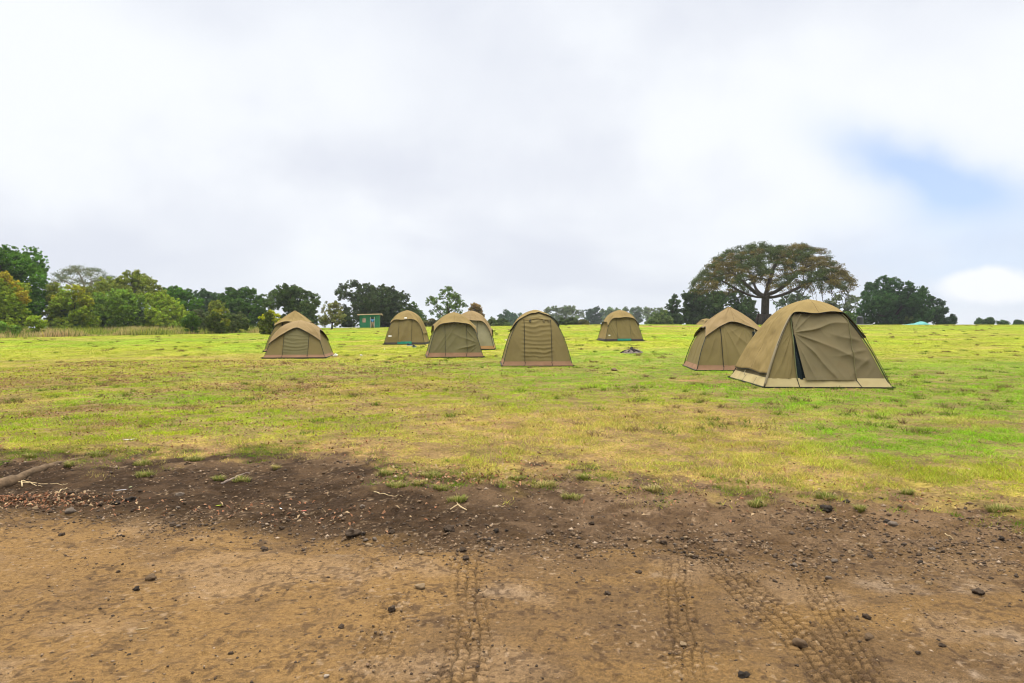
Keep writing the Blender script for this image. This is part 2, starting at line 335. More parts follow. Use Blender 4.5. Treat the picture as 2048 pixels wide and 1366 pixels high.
OCT = np.array([(1, 0, 0), (-1, 0, 0), (0, 1, 0), (0, -1, 0), (0, 0, 1), (0, 0, -1.)]); OCF = np.array([(0, 2, 4), (2, 1, 4), (1, 3, 4), (3, 0, 4), (2, 0, 5), (1, 2, 5), (3, 1, 5), (0, 3, 5)])
def gravel():
    n = 110000; X = RNG.uniform(-7, 7, n); Y = RNG.uniform(2.2, 7.5, n); e = edgeY(X, Y); t = toeY(X, Y)
    p = .30 + .7 * np.exp(-((Y - t) / .35) ** 2) + .6 * sm(.5, 2.5, X) * sm(-.9, .2, Y - t) * (1 - sm(.2, .8, Y - t - .5))
    p *= (1 - sm(-.15, .1, Y - e)) * (.35 + .65 * sm(.4, .6, fbm(X * 3, Y * 3, 3, 161)))
    k = RNG.uniform(0, 1, n) < p; x = X[k]; y = Y[k]; n = len(x)
    s = .0018 + .0026 * RNG.exponential(1, n).clip(0, 3.5); s *= 1 + .7 * sm(-.6, .2, y - toeY(x, y)) + .1 * np.clip(y - 4, 0, 3)
    V = OCT[None] * (s[:, None, None] * RNG.uniform(.55, 1.25, (n, 6, 1)))
    a = RNG.uniform(0, 6.28, n); ca, sa = np.cos(a)[:, None], np.sin(a)[:, None]
    V = np.stack([V[..., 0] * ca * 1.3 - V[..., 1] * sa, V[..., 0] * sa * 1.3 + V[..., 1] * ca, V[..., 2] * .75], -1) + np.stack([x, y, gz(x, y) + s * .15], 1)[:, None]
    f = (OCF[None] + 6 * np.arange(n)[:, None, None]).reshape(-1, 3)
    pal = np.array([(.065, .044, .028), (.11, .072, .042), (.22, .15, .09), (.07, .05, .035), (.30, .22, .15), (.19, .12, .07)])
    c = pal[RNG.choice(6, n, p=[.16, .30, .18, .16, .05, .15])] * RNG.uniform(.7, 1.2, n)[:, None]
    tag(mesh('gravel', V.reshape(-1, 3), f, basic('gravel_grain', (0, 0, 0), .95, .1, 30, attr=True), col=np.repeat(c, 6, 0), smooth=False), 'fine gravel and crumbs of soil loose on the dirt road', 'gravel', kind='stuff')

# ------------------------------------------------------------------ stones
def stone_mesh(seed, rough=.25):
    import bmesh
    bm = bmesh.new(); bmesh.ops.create_icosphere(bm, subdivisions=3, radius=1)
    r = np.random.default_rng(seed); o = r.uniform(0, 50, 3)
    pl = [(lambda v: v / np.linalg.norm(v))(r.normal(size=3)) for _ in range(9)]
    from mathutils import noise as mn
    for v in bm.verts:
        p = np.array(v.co); q = p.copy()
        for d in pl:
            k = q @ d
            if k > .72: q = q - d * (k - .72) * .85
        q = q * (1 + rough * .8 * mn.noise(Vector(p * 1.6 + o)) + rough * .5 * mn.noise(Vector(p * 4.5 + o)) + rough * .2 * mn.noise(Vector(p * 11 + o)))
        v.co = q
    me = bpy.data.meshes.new('stone'); bm.to_mesh(me); bm.free()
    me.polygons.foreach_set('use_smooth', np.ones(len(me.polygons), bool)); return me
STONES = {}
def stone(name, px, py, wpx, tone, label, cat, group=None, flat=.62, seed=None, xy=None, size=None):
    x, y = xy if xy else ground_at(px, py)
    s = size if size else wpx * y / F * .5
    seed = random.randrange(7) if seed is None else seed
    if (seed, tone) not in STONES:
        me = stone_mesh(seed, .85 if tone in ('dark', 'black') else .34); me.materials.append(M_STONE[tone]); STONES[(seed, tone)] = me
    o = bpy.data.objects.new(name, STONES[(seed, tone)]); COL.objects.link(o)
    o.scale = (s, s * random.uniform(.75, 1), s * flat); o.rotation_euler = (random.uniform(-.2, .2), random.uniform(-.2, .2), random.uniform(0, 6.28))
    o.location = (x, y, G(x, y) + s * flat * .38); return tag(o, label, cat, group)
def stones():
    sp = [(705, 1070, 28, 'dark', 'largest dark soil clod at the top edge of the sandy road', 'clod'),
          (899, 1062, 24, 'dark', 'dark crumbly clod right of the largest clod on the road edge', 'clod'),
          (841, 1176, 23, 'tan', 'angular tan stone lying alone on the sandy road near the tyre tracks', 'stone'),
          (1600, 1290, 30, 'brown', 'broad brown stone sitting on the right diagonal tyre track', 'stone'),
          (1738, 1276, 20, 'brown', 'round brown stone just right of the diagonal tyre track', 'stone'),
          (1487, 1354, 24, 'black', 'black lump at the bottom edge of the road', 'clod'),
          (782, 1220, 18, 'dark', 'dark jagged clod below the angular tan stone', 'clod'),
          (302, 1158, 22, 'brown', 'brown clod on the left of the sandy road', 'clod'),
          (273, 1180, 15, 'black', 'small black clod just below the brown clod on the left of the road', 'clod'),
          (139, 1025, 24, 'grey', 'grey brown stone below the tree root at the road edge', 'stone'),
          (123, 1071, 12, 'dark', 'small dark clod alone at the upper left of the road', 'clod'),
          (529, 1101, 15, 'dark', 'dark clod with a notch left of the largest clod', 'clod'),
          (736, 1093, 18, 'tan', 'flat tan stone just below the largest dark clod', 'stone'),
          (345, 1052, 14, 'dark', 'dark stone touching a grey one at the road edge', 'clod'),
          (357, 1053, 10, 'grey', 'small grey stone touching a dark one at the road edge', 'stone'),
          (234, 1008, 16, 'black', 'left one of two black clods on the leaf strewn bank', 'clod'),
          (261, 1002, 20, 'black', 'right one of two black clods on the leaf strewn bank', 'clod'),
          (360, 992, 18, 'grey', 'grey stone on the dark soil bank right of the black clods', 'stone'),
          (1229, 742, 15, 'brown', 'single brown rock lying on the green grass among the tents', 'rock'),
          (1366, 1290, 15, 'tan', 'rounded tan pebble between the two right hand tyre tracks', 'stone'),
          (1278, 1146, 13, 'dark', 'dark stone beside the pale dusty spot on the road', 'stone'),
          (1958, 1187, 20, 'dark', 'long dark stone on the pale dusty patch at right', 'stone'),
          (1732, 1236, 18, 'dark', 'dark stone above the round brown stone at right', 'stone'),
          (1714, 1238, 10, 'brown', 'small brown stone left of a dark one at right', 'stone'),
          (1773, 1046, 15, 'black', 'black stone beside a larger grey one on the gravelly bank', 'stone'),
          (1786, 1051, 20, 'grey', 'grey stone beside a black one on the gravelly bank', 'stone'),
          (1655, 1021, 24, 'black', 'black clod among red leaves on the right bank', 'clod'),
          (1694, 1005, 12, 'black', 'small black clod above the larger one on the right bank', 'clod'),
          (1590, 1132, 15, 'grey', 'grey brown stone below the gravelly bank at right', 'stone'),
          (1657, 1157, 13, 'grey', 'flat grey stone on the road right of the tyre tracks', 'stone'),
          (682, 1256, 14, 'dark', 'dark clod on the lower left part of the road', 'clod'),
          (653, 1354, 13, 'pale', 'pale pebble at the bottom edge of the road left of centre', 'pebble'),
          (1214, 1189, 14, 'dark', 'dark stone on the road between the tyre tracks', 'stone'),
          (1184, 1048, 11, 'dark', 'dark stone on the brown bank right of centre', 'stone'),
          (1098, 1066, 13, 'dark', 'dark clod on the road edge near the middle', 'clod'),
          (918, 1052, 12, 'dark', 'small dark clod touching the crumbly clod from behind', 'clod'),
          (843, 1107, 13, 'tan', 'tan pebble on the road above the angular tan stone', 'pebble'),
          (1383, 1112, 12, 'tan', 'light tan pebble at the top of the diagonal tyre track', 'pebble'),
          (1866, 1100, 12, 'grey', 'grey stone in the gravel toward the right edge', 'stone'),
          (2003, 1079, 13, 'black', 'black stone in the gravel close to the right edge', 'stone'),
          (1884, 1292, 13, 'dark', 'dark stone in the lower right of the road', 'stone'),
          (1837, 1307, 11, 'dark', 'small dark stone in the lower right of the road', 'stone'),
          (1012, 681, 7, 'pale', 'tiny pale rock on the grass left of the tall frontal tent', 'rock')]
    for s in sp: stone(s[5], *s[:4], s[4], s[5])
    tones = ['dark', 'brown', 'black', 'tan', 'grey']
    for i in range(75):
        x = random.uniform(-3.8, 4.2); y = random.uniform(3.0, 5.6)
        if y > toeY(np.array([x]), np.array([y]))[0] - .1: continue
        t = random.choices(tones, [5, 5, 1, 3, 1])[0]
        stone('pebble', 0, 0, 0, t, {'dark': 'small dark pebble loose on the sandy road', 'brown': 'small brown pebble loose on the sandy road', 'black': 'small black pebble loose on the sandy road',
              'tan': 'small tan pebble loose on the sandy road', 'grey': 'small grey pebble loose on the sandy road'}[t], 'pebble', t + ' pebbles scattered over the road', xy=(x, y), size=random.uniform(.005, .011) * random.choice((1, 1, 1.5)))
    for i in range(95):
        x = random.uniform(-5.2, 4.6); xa = np.array([x]); y = float(toeY(xa, xa * 0 + 5)[0]) + random.gauss(.15, .22)
        t = random.choices(tones, [5, 6, 1, 2, 4])[0]
        side = 'left' if x < -1 else ('middle' if x < 1.2 else 'right')
        stone('bank_stone', 0, 0, 0, t, f'small {t} stone in the {side} part of the stony dark bank', 'stone', f'{t} stones along the {side} of the bank', xy=(x, y), size=random.uniform(.012, .026), flat=.7)

# ------------------------------------------------------------------ tufts, root, twigs
def tuft(px, py, wpx, label, straw=.2, hmul=1):
    x, y = ground_at(px, py); w = wpx * y / F * .5; n = int(300 * max(1, wpx / 40)); r = RNG
    a = r.uniform(0, 6.28, n); q = np.sqrt(r.uniform(0, 1, n)) * (.55 + .6 * vnoise(np.cos(a) * 2 + px, np.sin(a) * 2, 5)); bx = np.cos(a) * q * w * .95; by = np.sin(a) * q * w * .5
    lo = by; h = r.uniform(.35, 1, n) * .075 * hmul * np.clip(1.15 - .6 * q, .3, 2); out = r.uniform(.3, 1.7, n) * h
    z = gz(x + bx, y + by) - G(x, y) - .003; th = a + r.normal(0, .7, n)
    b = np.stack([bx, by, z], 1); s = np.stack([-np.sin(th), np.cos(th), 0 * th], 1) * .0024
    mid = b + np.stack([np.cos(th) * out * .35, np.sin(th) * out * .35, h * .7], 1); tip = b + np.stack([np.cos(th) * out, np.sin(th) * out, h], 1)
    V = np.stack([b - s, b + s, mid + s * .7, mid - s * .7, tip], 1).reshape(-1, 3); i = 5 * np.arange(n)[:, None]
    f = np.concatenate([i + np.array([[0, 1, 2]]), i + np.array([[0, 2, 3]]), i + np.array([[3, 2, 4]])])
    c = np.where((r.uniform(0, 1, n) < straw)[:, None], C(.42, .34, .13), C(.17, .205, .035)) * r.uniform(.7, 1.35, n)[:, None]
    o = mesh('grass_tuft', V, f, M_GRASS, col=np.repeat(c, 5, 0), smooth=False, loc=(x, y, G(x, y)))
    return tag(o, label, 'grass tuft', 'grass tufts rooted in the dark soil')
def small_stuff():
    T = [(284, 928, 42, 'upper of two green grass tufts stacked on dark soil at left'), (289, 952, 46, 'lower of two green grass tufts stacked on dark soil at left'),
         (437, 961, 26, 'small green tuft just left of the thin bare root'), (482, 962, 38, 'wide green tuft just right of the thin bare root'),
         (552, 939, 16, 'tiny pale tuft alone on the dark soil'), (390, 920, 50, 'bushy green tuft hanging over the lawn edge at left'),
         (191, 911, 44, 'green tuft at the lawn edge above the thick root'), (138, 936, 18, 'tiny tuft against the lower side of the thick root'),
         (60, 914, 26, 'small green tuft at the far left lawn edge'), (793, 974, 48, 'green tuft left of centre on the dark soil'),
         (838, 970, 26, 'small tuft just right of the long pale twig'), (880, 981, 28, 'small green tuft above the forked dry twig'),
         (915, 1002, 50, 'green tuft directly behind the forked dry twig'), (1090, 972, 60, 'wide straw and green tuft near the middle of the bank'),
         (1142, 996, 46, 'bright green tuft on the bank right of the middle'), (1305, 982, 42, 'green tuft under a thin straw at the lawn edge'),
         (1512, 1008, 40, 'yellow green tuft on the right part of the bank'), (1165, 957, 26, 'small tuft inside the brown hollow by the lawn edge'),
         (1650, 996, 50, 'green tuft at the lawn edge above the black clod at right'), (1815, 988, 30, 'tuft at the lawn edge right of the black clods'),
         (1998, 1022, 60, 'tuft at the lawn edge near the right side'), (1720, 1022, 22, 'tiny yellow tuft among red leaves on the right bank'),
         (1030, 960, 34, 'dark green tuft at the lawn edge by the middle hollow'), (860, 952, 60, 'thick green tuft over the lawn edge left of the middle'),
         (770, 948, 40, 'green tuft at the notch in the lawn edge')]
    for i, (a, b, c, l) in enumerate(T): tuft(a, b, c, l, .75 if 'straw' in l or 'pale' in l else .38, .8)
    mroot = basic('root_bark', (.13, .085, .048), .9, .35, 14, .012, 40); mrootg = basic('grey_root', (.2, .15, .12), .9, .3, 10, .01, 40)
    def lay(name, pts, r0, r1, mat, label, cat, lift=.3, n=8, wob=.01):
        P = np.array([(*ground_at(px, py), 0) for px, py in pts], float); t = np.linspace(0, 1, len(P)); tt = np.linspace(0, 1, len(P) * 5)
        Q = np.stack([np.interp(tt, t, P[:, k]) for k in range(3)], 1)
        for _ in range(3): Q[1:-1] = (Q[:-2] + Q[1:-1] * 2 + Q[2:]) / 4
        rad = r0 + (r1 - r0) * tt; rad = rad * (1 + .12 * np.sin(tt * 23 + len(pts)))
        Q[:, 2] = gz(Q[:, 0], Q[:, 1]) + rad * lift
        Q[:, 1] += (fbm(tt * 7, tt * 0 + px_ * .01, 2, 3) - .5) * wob
        V, f = tube(Q, rad, n); o0 = Q[0].copy(); return tag(mesh(name, V - o0, f, mat, loc=o0), label, cat)
    px_ = 3
    lay('tree_root', [(-60, 990), (-10, 978), (20, 966), (50, 952), (85, 938), (120, 928), (150, 920), (185, 915)], .07, .012, mroot, 'thick weathered tree root rising from the dark soil at far left', 'root', .25, 12, .03)
    lay('thin_root', [(443, 968), (462, 960), (478, 951), (500, 947)], .014, .006, mrootg, 'thin bare root arching out of the dark soil between two tufts', 'root', .5)
    dry = basic('dry_twig', (.48, .36, .2), .9, .2, 30)
    for nm, pts, r0, r1, l in (('dry_twig', [(748, 985), (770, 989), (806, 994)], .006, .002, 'long pale twig on dark soil left of the middle'),
                               ('dry_twig', [(20, 962), (60, 965), (135, 968)], .006, .003, 'long dry twig lying against the foot of the thick root'),
                               ('dry_twig', [(38, 960), (62, 968), (84, 975)], .007, .003, 'short dry twig crossing the long one by the root'),
                               ('dry_twig', [(44, 975), (43, 962), (50, 955)], .008, .004, 'stubby twig standing by the thick root'),
                               ('dry_twig', [(985, 1013), (1010, 1012)], .004, .003, 'short thin twig on brown soil near the middle'),
                               ('dry_twig', [(1310, 968), (1325, 980)], .004, .002, 'dry straw lying over the lawn edge right of the middle'),
                               ('dry_twig', [(272, 1260), (296, 1257)], .003, .002, 'thin pale straw on the lower left of the road'),
                               ('dry_twig', [(1890, 1068), (1908, 1080)], .004, .003, 'thin twig on the gravel near the right edge'),
                               ('dry_twig', [(118, 985), (134, 976)], .006, .004, 'pale twig on red leaves right of the thick root')):
        lay(nm, pts, r0, r1, dry, l, 'twig', .9, 5, 0)
    x, y = ground_at(916, 1018); s = y / F; z = G(x, y); m = MB(); q = .006
    m.tube([(-15 * s, -.03, q), (-4 * s, .0, .03), (2 * s, .03, .035)], [.005, .006, .003], 5); m.tube([(18 * s, -.05, q), (6 * s, -.01, .02), (-1 * s, .02, .035), (-3 * s, .03, .05)], [.005, .006, .006, .003], 5)
    tag(m.build('forked_twig', dry, loc=(x, y, z)), 'forked pale dry twig standing in front of a green tuft', 'twig')
    def leafobj(name, px, py, L, W, c, label, cat, curl=.3, rz=0.):
        x, y = ground_at(px, py); V = []; f = []
        for i in range(9):
            t = i / 8; w = W * math.sin(math.pi * min(t * .96 + .02, 1)) ** .7
            for j in (-1, 0, 1): V.append(((t - .5) * L, j * w * .5, curl * L * (t - .4) ** 2 + abs(j) * w * .15 + .004))
        for i in range(8):
            for j in range(2): f.append((i * 3 + j, i * 3 + 3 + j, i * 3 + 4 + j, i * 3 + 1 + j))
        o = mesh(name, V, f, basic(name + '_surface', c, .5, .1, 40), loc=(x, y, G(x, y) + .004)); o.rotation_euler = (0, 0, rz); tag(o, label, cat)
    leafobj('green_leaf', 438, 1013, .058, .02, (.35, .45, .01), 'bright yellow green leaf lying on the dark bank', 'leaf', rz=.1)
    leafobj('pale_leaf', 261, 976, .03, .02, (.45, .5, .25), 'small pale green leaf on dark soil right of the root', 'leaf', rz=.6)
    leafobj('feather', 564, 1020, .075, .014, (.5, .55, .58), 'pale blue grey feather on the dark bank', 'feather', .5, rz=-.7)
    leafobj('paper_scrap', 243, 982, .12, .02, (.42, .40, .42), 'torn grey white scrap on dark soil right of the root', 'scrap', .1, rz=.35)
    leafobj('red_wrapper', 608, 1024, .045, .02, (.5, .12, .08), 'small red scrap among leaves on the left bank', 'scrap', rz=.2)
    leafobj('white_wrapper', 260, 881, .16, .03, (.6, .6, .62), 'thin whitish wrapper lying in the grass at left', 'scrap', rz=.3)

# ------------------------------------------------------------------ tents
def fabric(name, c, stain=None):
    return basic(name, c, .9, .10, 1.6, .0012, 160, .1, stain)
FLY = fabric('khaki_canvas', (.235, .168, .064), ((.15, .105, .042), 2.0, .5))
FLY2 = fabric('tan_canvas', (.235, .165, .076), ((.25, .175, .095), 1.4, .6))
WALL = fabric('olive_canvas', (.185, .143, .058), ((.13, .10, .042), 1.7, .5))
WALLG = fabric('olive_grey_canvas', (.148, .130, .060), ((.13, .11, .055), 1.7, .5))
WALLB = fabric('brown_canvas', (.15, .122, .064), ((.15, .11, .055), 1.7, .5))
WALLP = fabric('pale_grey_canvas', (.25, .225, .135), ((.18, .15, .08), 1.7, .5))
SKR = fabric('rust_mudflap', (.27, .155, .09), ((.20, .11, .06), 4, .7))
SKC = fabric('cream_mudflap', (.42, .34, .17), ((.30, .22, .10), 3, .6))
SKD = fabric('dark_mudflap', (.05, .045, .04), ((.10, .085, .07), 4, .7))
SKO = fabric('orange_mudflap', (.34, .19, .07), ((.2, .12, .05), 4, .6))
ROUND = [(1, 0), (.88, .22), (.765, .42), (.63, .61), (.51, .75), (.40, .85), (.27, .93), (.12, .985), (0, 1)]
STD = [(1, 0), (.925, .18), (.85, .36), (.76, .53), (.655, .68), (.535, .81), (.38, .90), (.20, .965), (.08, .99), (0, 1)]
PEAK = [(1, 0), (.93, .18), (.85, .35), (.745, .51), (.61, .65), (.46, .765), (.30, .86), (.15, .935), (.06, .975), (0, 1)]
seam_mat = basic('stitched_seam', (.13, .09, .04), .9)
class Tent:
    def __init__(s, x, y, rz, a, H, prof, label, z=None, lean=0):
        s.a, s.H, s.lean = a, H, lean; s.x, s.y = x, y
        pr = np.array(prof); dl = np.r_[0, np.cumsum(np.hypot(np.diff(pr[:, 0]) * a, np.diff(pr[:, 1]) * H))]; dl /= dl[-1]
        vv = np.linspace(0, 1, 400); S = np.interp(vv, dl, pr[:, 0]); Z = np.interp(vv, dl, pr[:, 1])
        for _ in range(400): S[1:-1] = (S[:-2] + 2 * S[1:-1] + S[2:]) / 4; Z[1:-1] = (Z[:-2] + 2 * Z[1:-1] + Z[2:]) / 4
        s.vv, s.S, s.Z = vv, S, Z
        s.root = empty('dome_tent', (x, y, G(x, y) if z is None else z), rz, label=label, cat='tent', group='canvas dome tents pitched on the field')
        s.fold = {}
    def sz(s, v): return np.interp(v, s.vv, s.S), np.interp(v, s.vv, s.Z)
    def vz(s, z): return np.interp(z, s.Z, s.vv)
    def place(s, k, x, b, z):
        x, b, z = np.broadcast_arrays(x, b, z); lx = s.lean * np.clip(z, 0, 1) ** 1.3; z = z * s.H
        c = [(x, -b), (b, x), (-x, b), (-b, -x)][k]; return np.stack([c[0] + lx, c[1], z], -1)
    def folds(s, k, x, zn):
        f = s.fold.get(k); return f(x / s.a, zn) if f else 0 * x
    def surf(s, k, x, v, off=0., sag=.05):
        S, Z = s.sz(v); w = np.clip(x / np.maximum(S * s.a, 1e-4), -1, 1)
        b = S * s.a - sag * (1 - w ** 2) * np.sin(math.pi * np.clip(Z, 0, 1)) ** .6 + s.folds(k, x, Z) * sm(1, .8, np.abs(w)) * 1.0 + off if False else \
            S * s.a - sag * (1 - w ** 2) * np.sin(math.pi * np.clip(Z, 0.02, .98)) ** .6 + s.folds(k, x, Z) * (1 - sm(.8, 1, np.abs(w))) * (1 - sm(.9, 1, Z)) * sm(.04, .22, Z) + off
        return s.place(k, x, b, Z)
    def walls(s, mats, nu=90, nv=80, bottom=0.):
        for k in range(4):
            w = np.linspace(-1, 1, nu)[:, None]; v = np.linspace(s.vz(bottom), .97, nv)[None]; S, _ = s.sz(v)
            P = s.surf(k, w * S * s.a, v + 0 * w)
            mesh('wall_panel', P.reshape(-1, 3), grid_faces(nu, nv), mats[k] if isinstance(mats, (list, tuple)) else mats, s.root)
    def sheet(s, name, k, xl, xr, z0, z1, mat, off=.015, n=60, extra=None, parent=None):
        """cloth panel between two edge curves xl(z), xr(z) given in units of the half width"""
        v = np.linspace(s.vz(z0), s.vz(z1), n)[None]; S, Z = s.sz(v); u = np.linspace(0, 1, n)[:, None]
        L = np.array([xl(q) for q in Z[0]])[None]; R = np.array([xr(q) for q in Z[0]])[None]
        L = np.maximum(L, -S * .985); R = np.minimum(R, S * .985)
        x = (L + (R - L) * u) * s.a; o = off + (extra(u, Z) if extra else 0)
        return mesh(name, s.surf(k, x, v + 0 * u, o).reshape(-1, 3), grid_faces(n, n), mat, parent or s.root)
    def line(s, name, k, xf, z0, z1, mat, r=.008, off=.02, n=30):
        v = np.linspace(s.vz(z0), s.vz(z1), n); S, Z = s.sz(v); x = np.array([xf(q) for q in Z]); x = np.clip(x, -S * .98, S * .98) * s.a
        return MB().tube(s.surf(k, x, v, off), r, 5).build(name, mat, s.root, True)
    def fly(s, mat, edges, zp, p=8, off=.04, eave=.07, crease=.012, rim=True, seed=0):
        """edges: eave height per face; zp: height the fly reaches down each corner (corner k lies left of face k)"""
        V = []; Fs = []; n = 0; rims = []
        for k in range(4):
            nu, nv = 81, 50; t = np.linspace(-1, 1, nu); w = (np.sin(t * math.pi / 2) * .5 + t * .5)[:, None]; q = np.linspace(0, 1, nv)[None]
            zc = edges[k]; pp = p[k] if isinstance(p, (list, tuple)) else p
            zl = np.where(w < 0, zp[k], zp[(k + 1) % 4]); ze = zc + (zl - zc) * np.abs(w) ** pp
            ze = ze + .012 * np.sin(w * 5 + k + seed) * (1 - w ** 2)
            v0 = s.vz(ze); v = v0 + (1 - v0) * q; S, Z = s.sz(v)
            o = off * np.minimum(1, S * 3) + eave * (1 - q) ** 5 * (1 - np.abs(w) ** 6) * (zc > .3)
            o = o - .035 * (1 - w ** 2) * S + (1 - np.abs(w) ** 4) * crease * (fbm(w * 3 + k * 9 + seed, Z * 7, 4, 5) - .5) * 4.5
            o = o + (1 - np.abs(w) ** 4) * crease * 1.3 * ridge(w * 2.2 + Z * 1.5 + k * 7 + seed, Z * 2.0, 2, 12)
            b = S * s.a + o; P = s.place(k, w * b, b, Z); P[..., 2] += off * (1 - S) * .9
            V.append(P.reshape(-1, 3)); Fs.append(grid_faces(nu, nv) + n); n += nu * nv; rims.append(P[:, 0])
        o = mesh('flysheet', np.concatenate(V), np.concatenate(Fs), mat, s.root); md = o.modifiers.new('t', 'SOLIDIFY'); md.thickness = .006; md.offset = 0
        sm_ = MB()
        for k in range(4):
            if edges[k] < .9:
                for jj in (40,): sm_.tube(V[k].reshape(81, 50, 3)[jj, 1:44:3] * 1.0 + np.array([0, 0, .003]), .0045, 4)
        if sm_.n: sm_.build('seam', seam_mat, o, True)
        if rim:
            m = MB()
            for r_ in rims: m.tube(r_, .007, 4)
            e = m.build('hem', M_BLACK, s.root, True)
            e.parent = o
        return o
    def poles(s, r=.012, off=.016):
        for c in (0, 1):
            v = np.linspace(0, 1, 40); S, Z = s.sz(v); b = S * s.a + off; sx = -1 if c == 0 else 1
            A = np.stack([sx * b, -b, Z * s.H], 1); B = np.stack([-sx * b, b, Z * s.H], 1)[::-1]
            P = np.concatenate([A[:-3], B[3:]]); P[:, 0] += s.lean * (P[:, 2] / s.H).clip(0, 1) ** 1.3; P[0, 2] = -.02; P[-1, 2] = -.02
            MB().tube(P, r, 6).build('pole', M_POLE, s.root, True)
    def skirt(s, mat, h, flare=.05, straps=(), sides=(0, 1, 2, 3), strapmat=None, sidestraps=None, seed=0):
        V = []; Fs = []; n = 0; nu, nv = 61, 7
        def band(k, w, q):
            S, Z = s.sz(s.vz(h * q)); b = S * s.a + .012 + flare * (1 - q) ** 1.5
            b = b + .018 * (fbm(w * 4 + k * 5 + seed, q * 1.5, 3, 6) - .5) * 2 * (1 - q * .5) - .012 * (1 - np.abs(w) ** 2)
            z = h * q + .012 / s.H * (1 - q) * fbm(w * 6 + k * 5 + seed, q * 0, 2, 7)
            return s.place(k, w * b, b, z)
        for k in range(4):
            w = np.linspace(-1, 1, nu)[:, None]; q = np.linspace(0, 1, nv)[None]
            V.append(band(k, w, q).reshape(-1, 3)); Fs.append(grid_faces(nu, nv) + n); n += nu * nv
        o = mesh('mud_flap', np.concatenate(V), np.concatenate(Fs), mat, s.root); e_ = s.a + .012 + flare + .022; MB().box(-e_, e_, -e_, e_, -.06, .022).build('contact_shadow_tarp', M_BLACK, s.root)  # black tarp edge under every tent, doubling as a painted contact shadow
        for k in sides:
            for w0, w1 in ((sidestraps or straps) if k in (1, 3) else straps):
                q = np.linspace(-.02, 1.15, 9); w = w0 + (w1 - w0) * (1 - q); P = band(k, w, q)
                nrm = [(0, -1), (1, 0), (0, 1), (-1, 0)][k]; P = P + np.array([*nrm, 0]) * .006
                tx = np.array([abs(nrm[1]), abs(nrm[0]), 0]) * .010
                Q = np.stack([P - tx, P + tx], 1).reshape(-1, 3)
                mesh('strap', Q, grid_faces(9, 2), strapmat or M_BLACK, s.root)
    def pegs(s):
        for i, (sx, sy) in enumerate(((-1, -1), (1, -1), (1, 1), (-1, 1))):
            c = s.a + .03; m = MB(); m.tube([(sx * c, sy * c, .05), (sx * (c + .07), sy * (c + .07), -.02)], .006, 5); m.tube([(sx * (c - .02), sy * (c - .02), .03), (sx * (c + .06), sy * (c + .06), .02)], .010, 5)
            m.build('peg', M_BLACK, s.root)
cst = lambda c: (lambda z: c)
def drape(seed, amp=.03, ang=.8, fx=2.4, fz=1.1):
    def f(x, z):
        u = x * fx + z * ang * fx; v = z * fz - x * .5
        return amp * (ridge(u, v, 2, seed) - .4) + amp * .5 * (fbm(x * 3, z * 4, 3, seed + 9) - .5)
    return f
def rolls(seed, amp=.02, hw=.45, n=9):
    def f(x, z):
        m = 1 - sm(hw * .75, hw * 1.15, np.abs(x))
        u = z * n * 1.2 + .25 * np.cos(x * 4) + 1.9 * fbm(x * 1.5, z * 3.5, 3, seed)
        return amp * m * (1 - np.abs(2 * (u % 1) - 1)) ** 1.5 * (.1 + 1.3 * vnoise(x * 1.6, z * 7, seed + 3)) + .012 * (fbm(x * 3, z * 3, 3, seed + 5) - .5)
    return f
def mixf(*fs): return lambda x, z: sum(f(x, z) for f in fs)
def fan(x0, z0, amp, n, seed, reach=1.2, dirn=1):
    """creases radiating from a pulled corner"""
    def f(x, z):
        dx = (x - x0); dz = (z - z0); r = np.hypot(dx, dz) + 1e-3; a = np.arctan2(dz, dx)
        return amp * (1 - np.abs(2 * ((a * n / math.pi + .25 * vnoise(r * 3, a * 2, seed)) % 1) - 1)) ** 3.5 * np.clip(r * 2.5, 0, 1) * np.clip(1 - r / reach, 0, 1) * (.3 + vnoise(a * 4, r * 2, seed))
    return f
TENT_SPOTS = []
def mk(*a, **k):
    t = Tent(*a, **k); TENT_SPOTS.append((t.x, t.y, t.a * .93)); return t
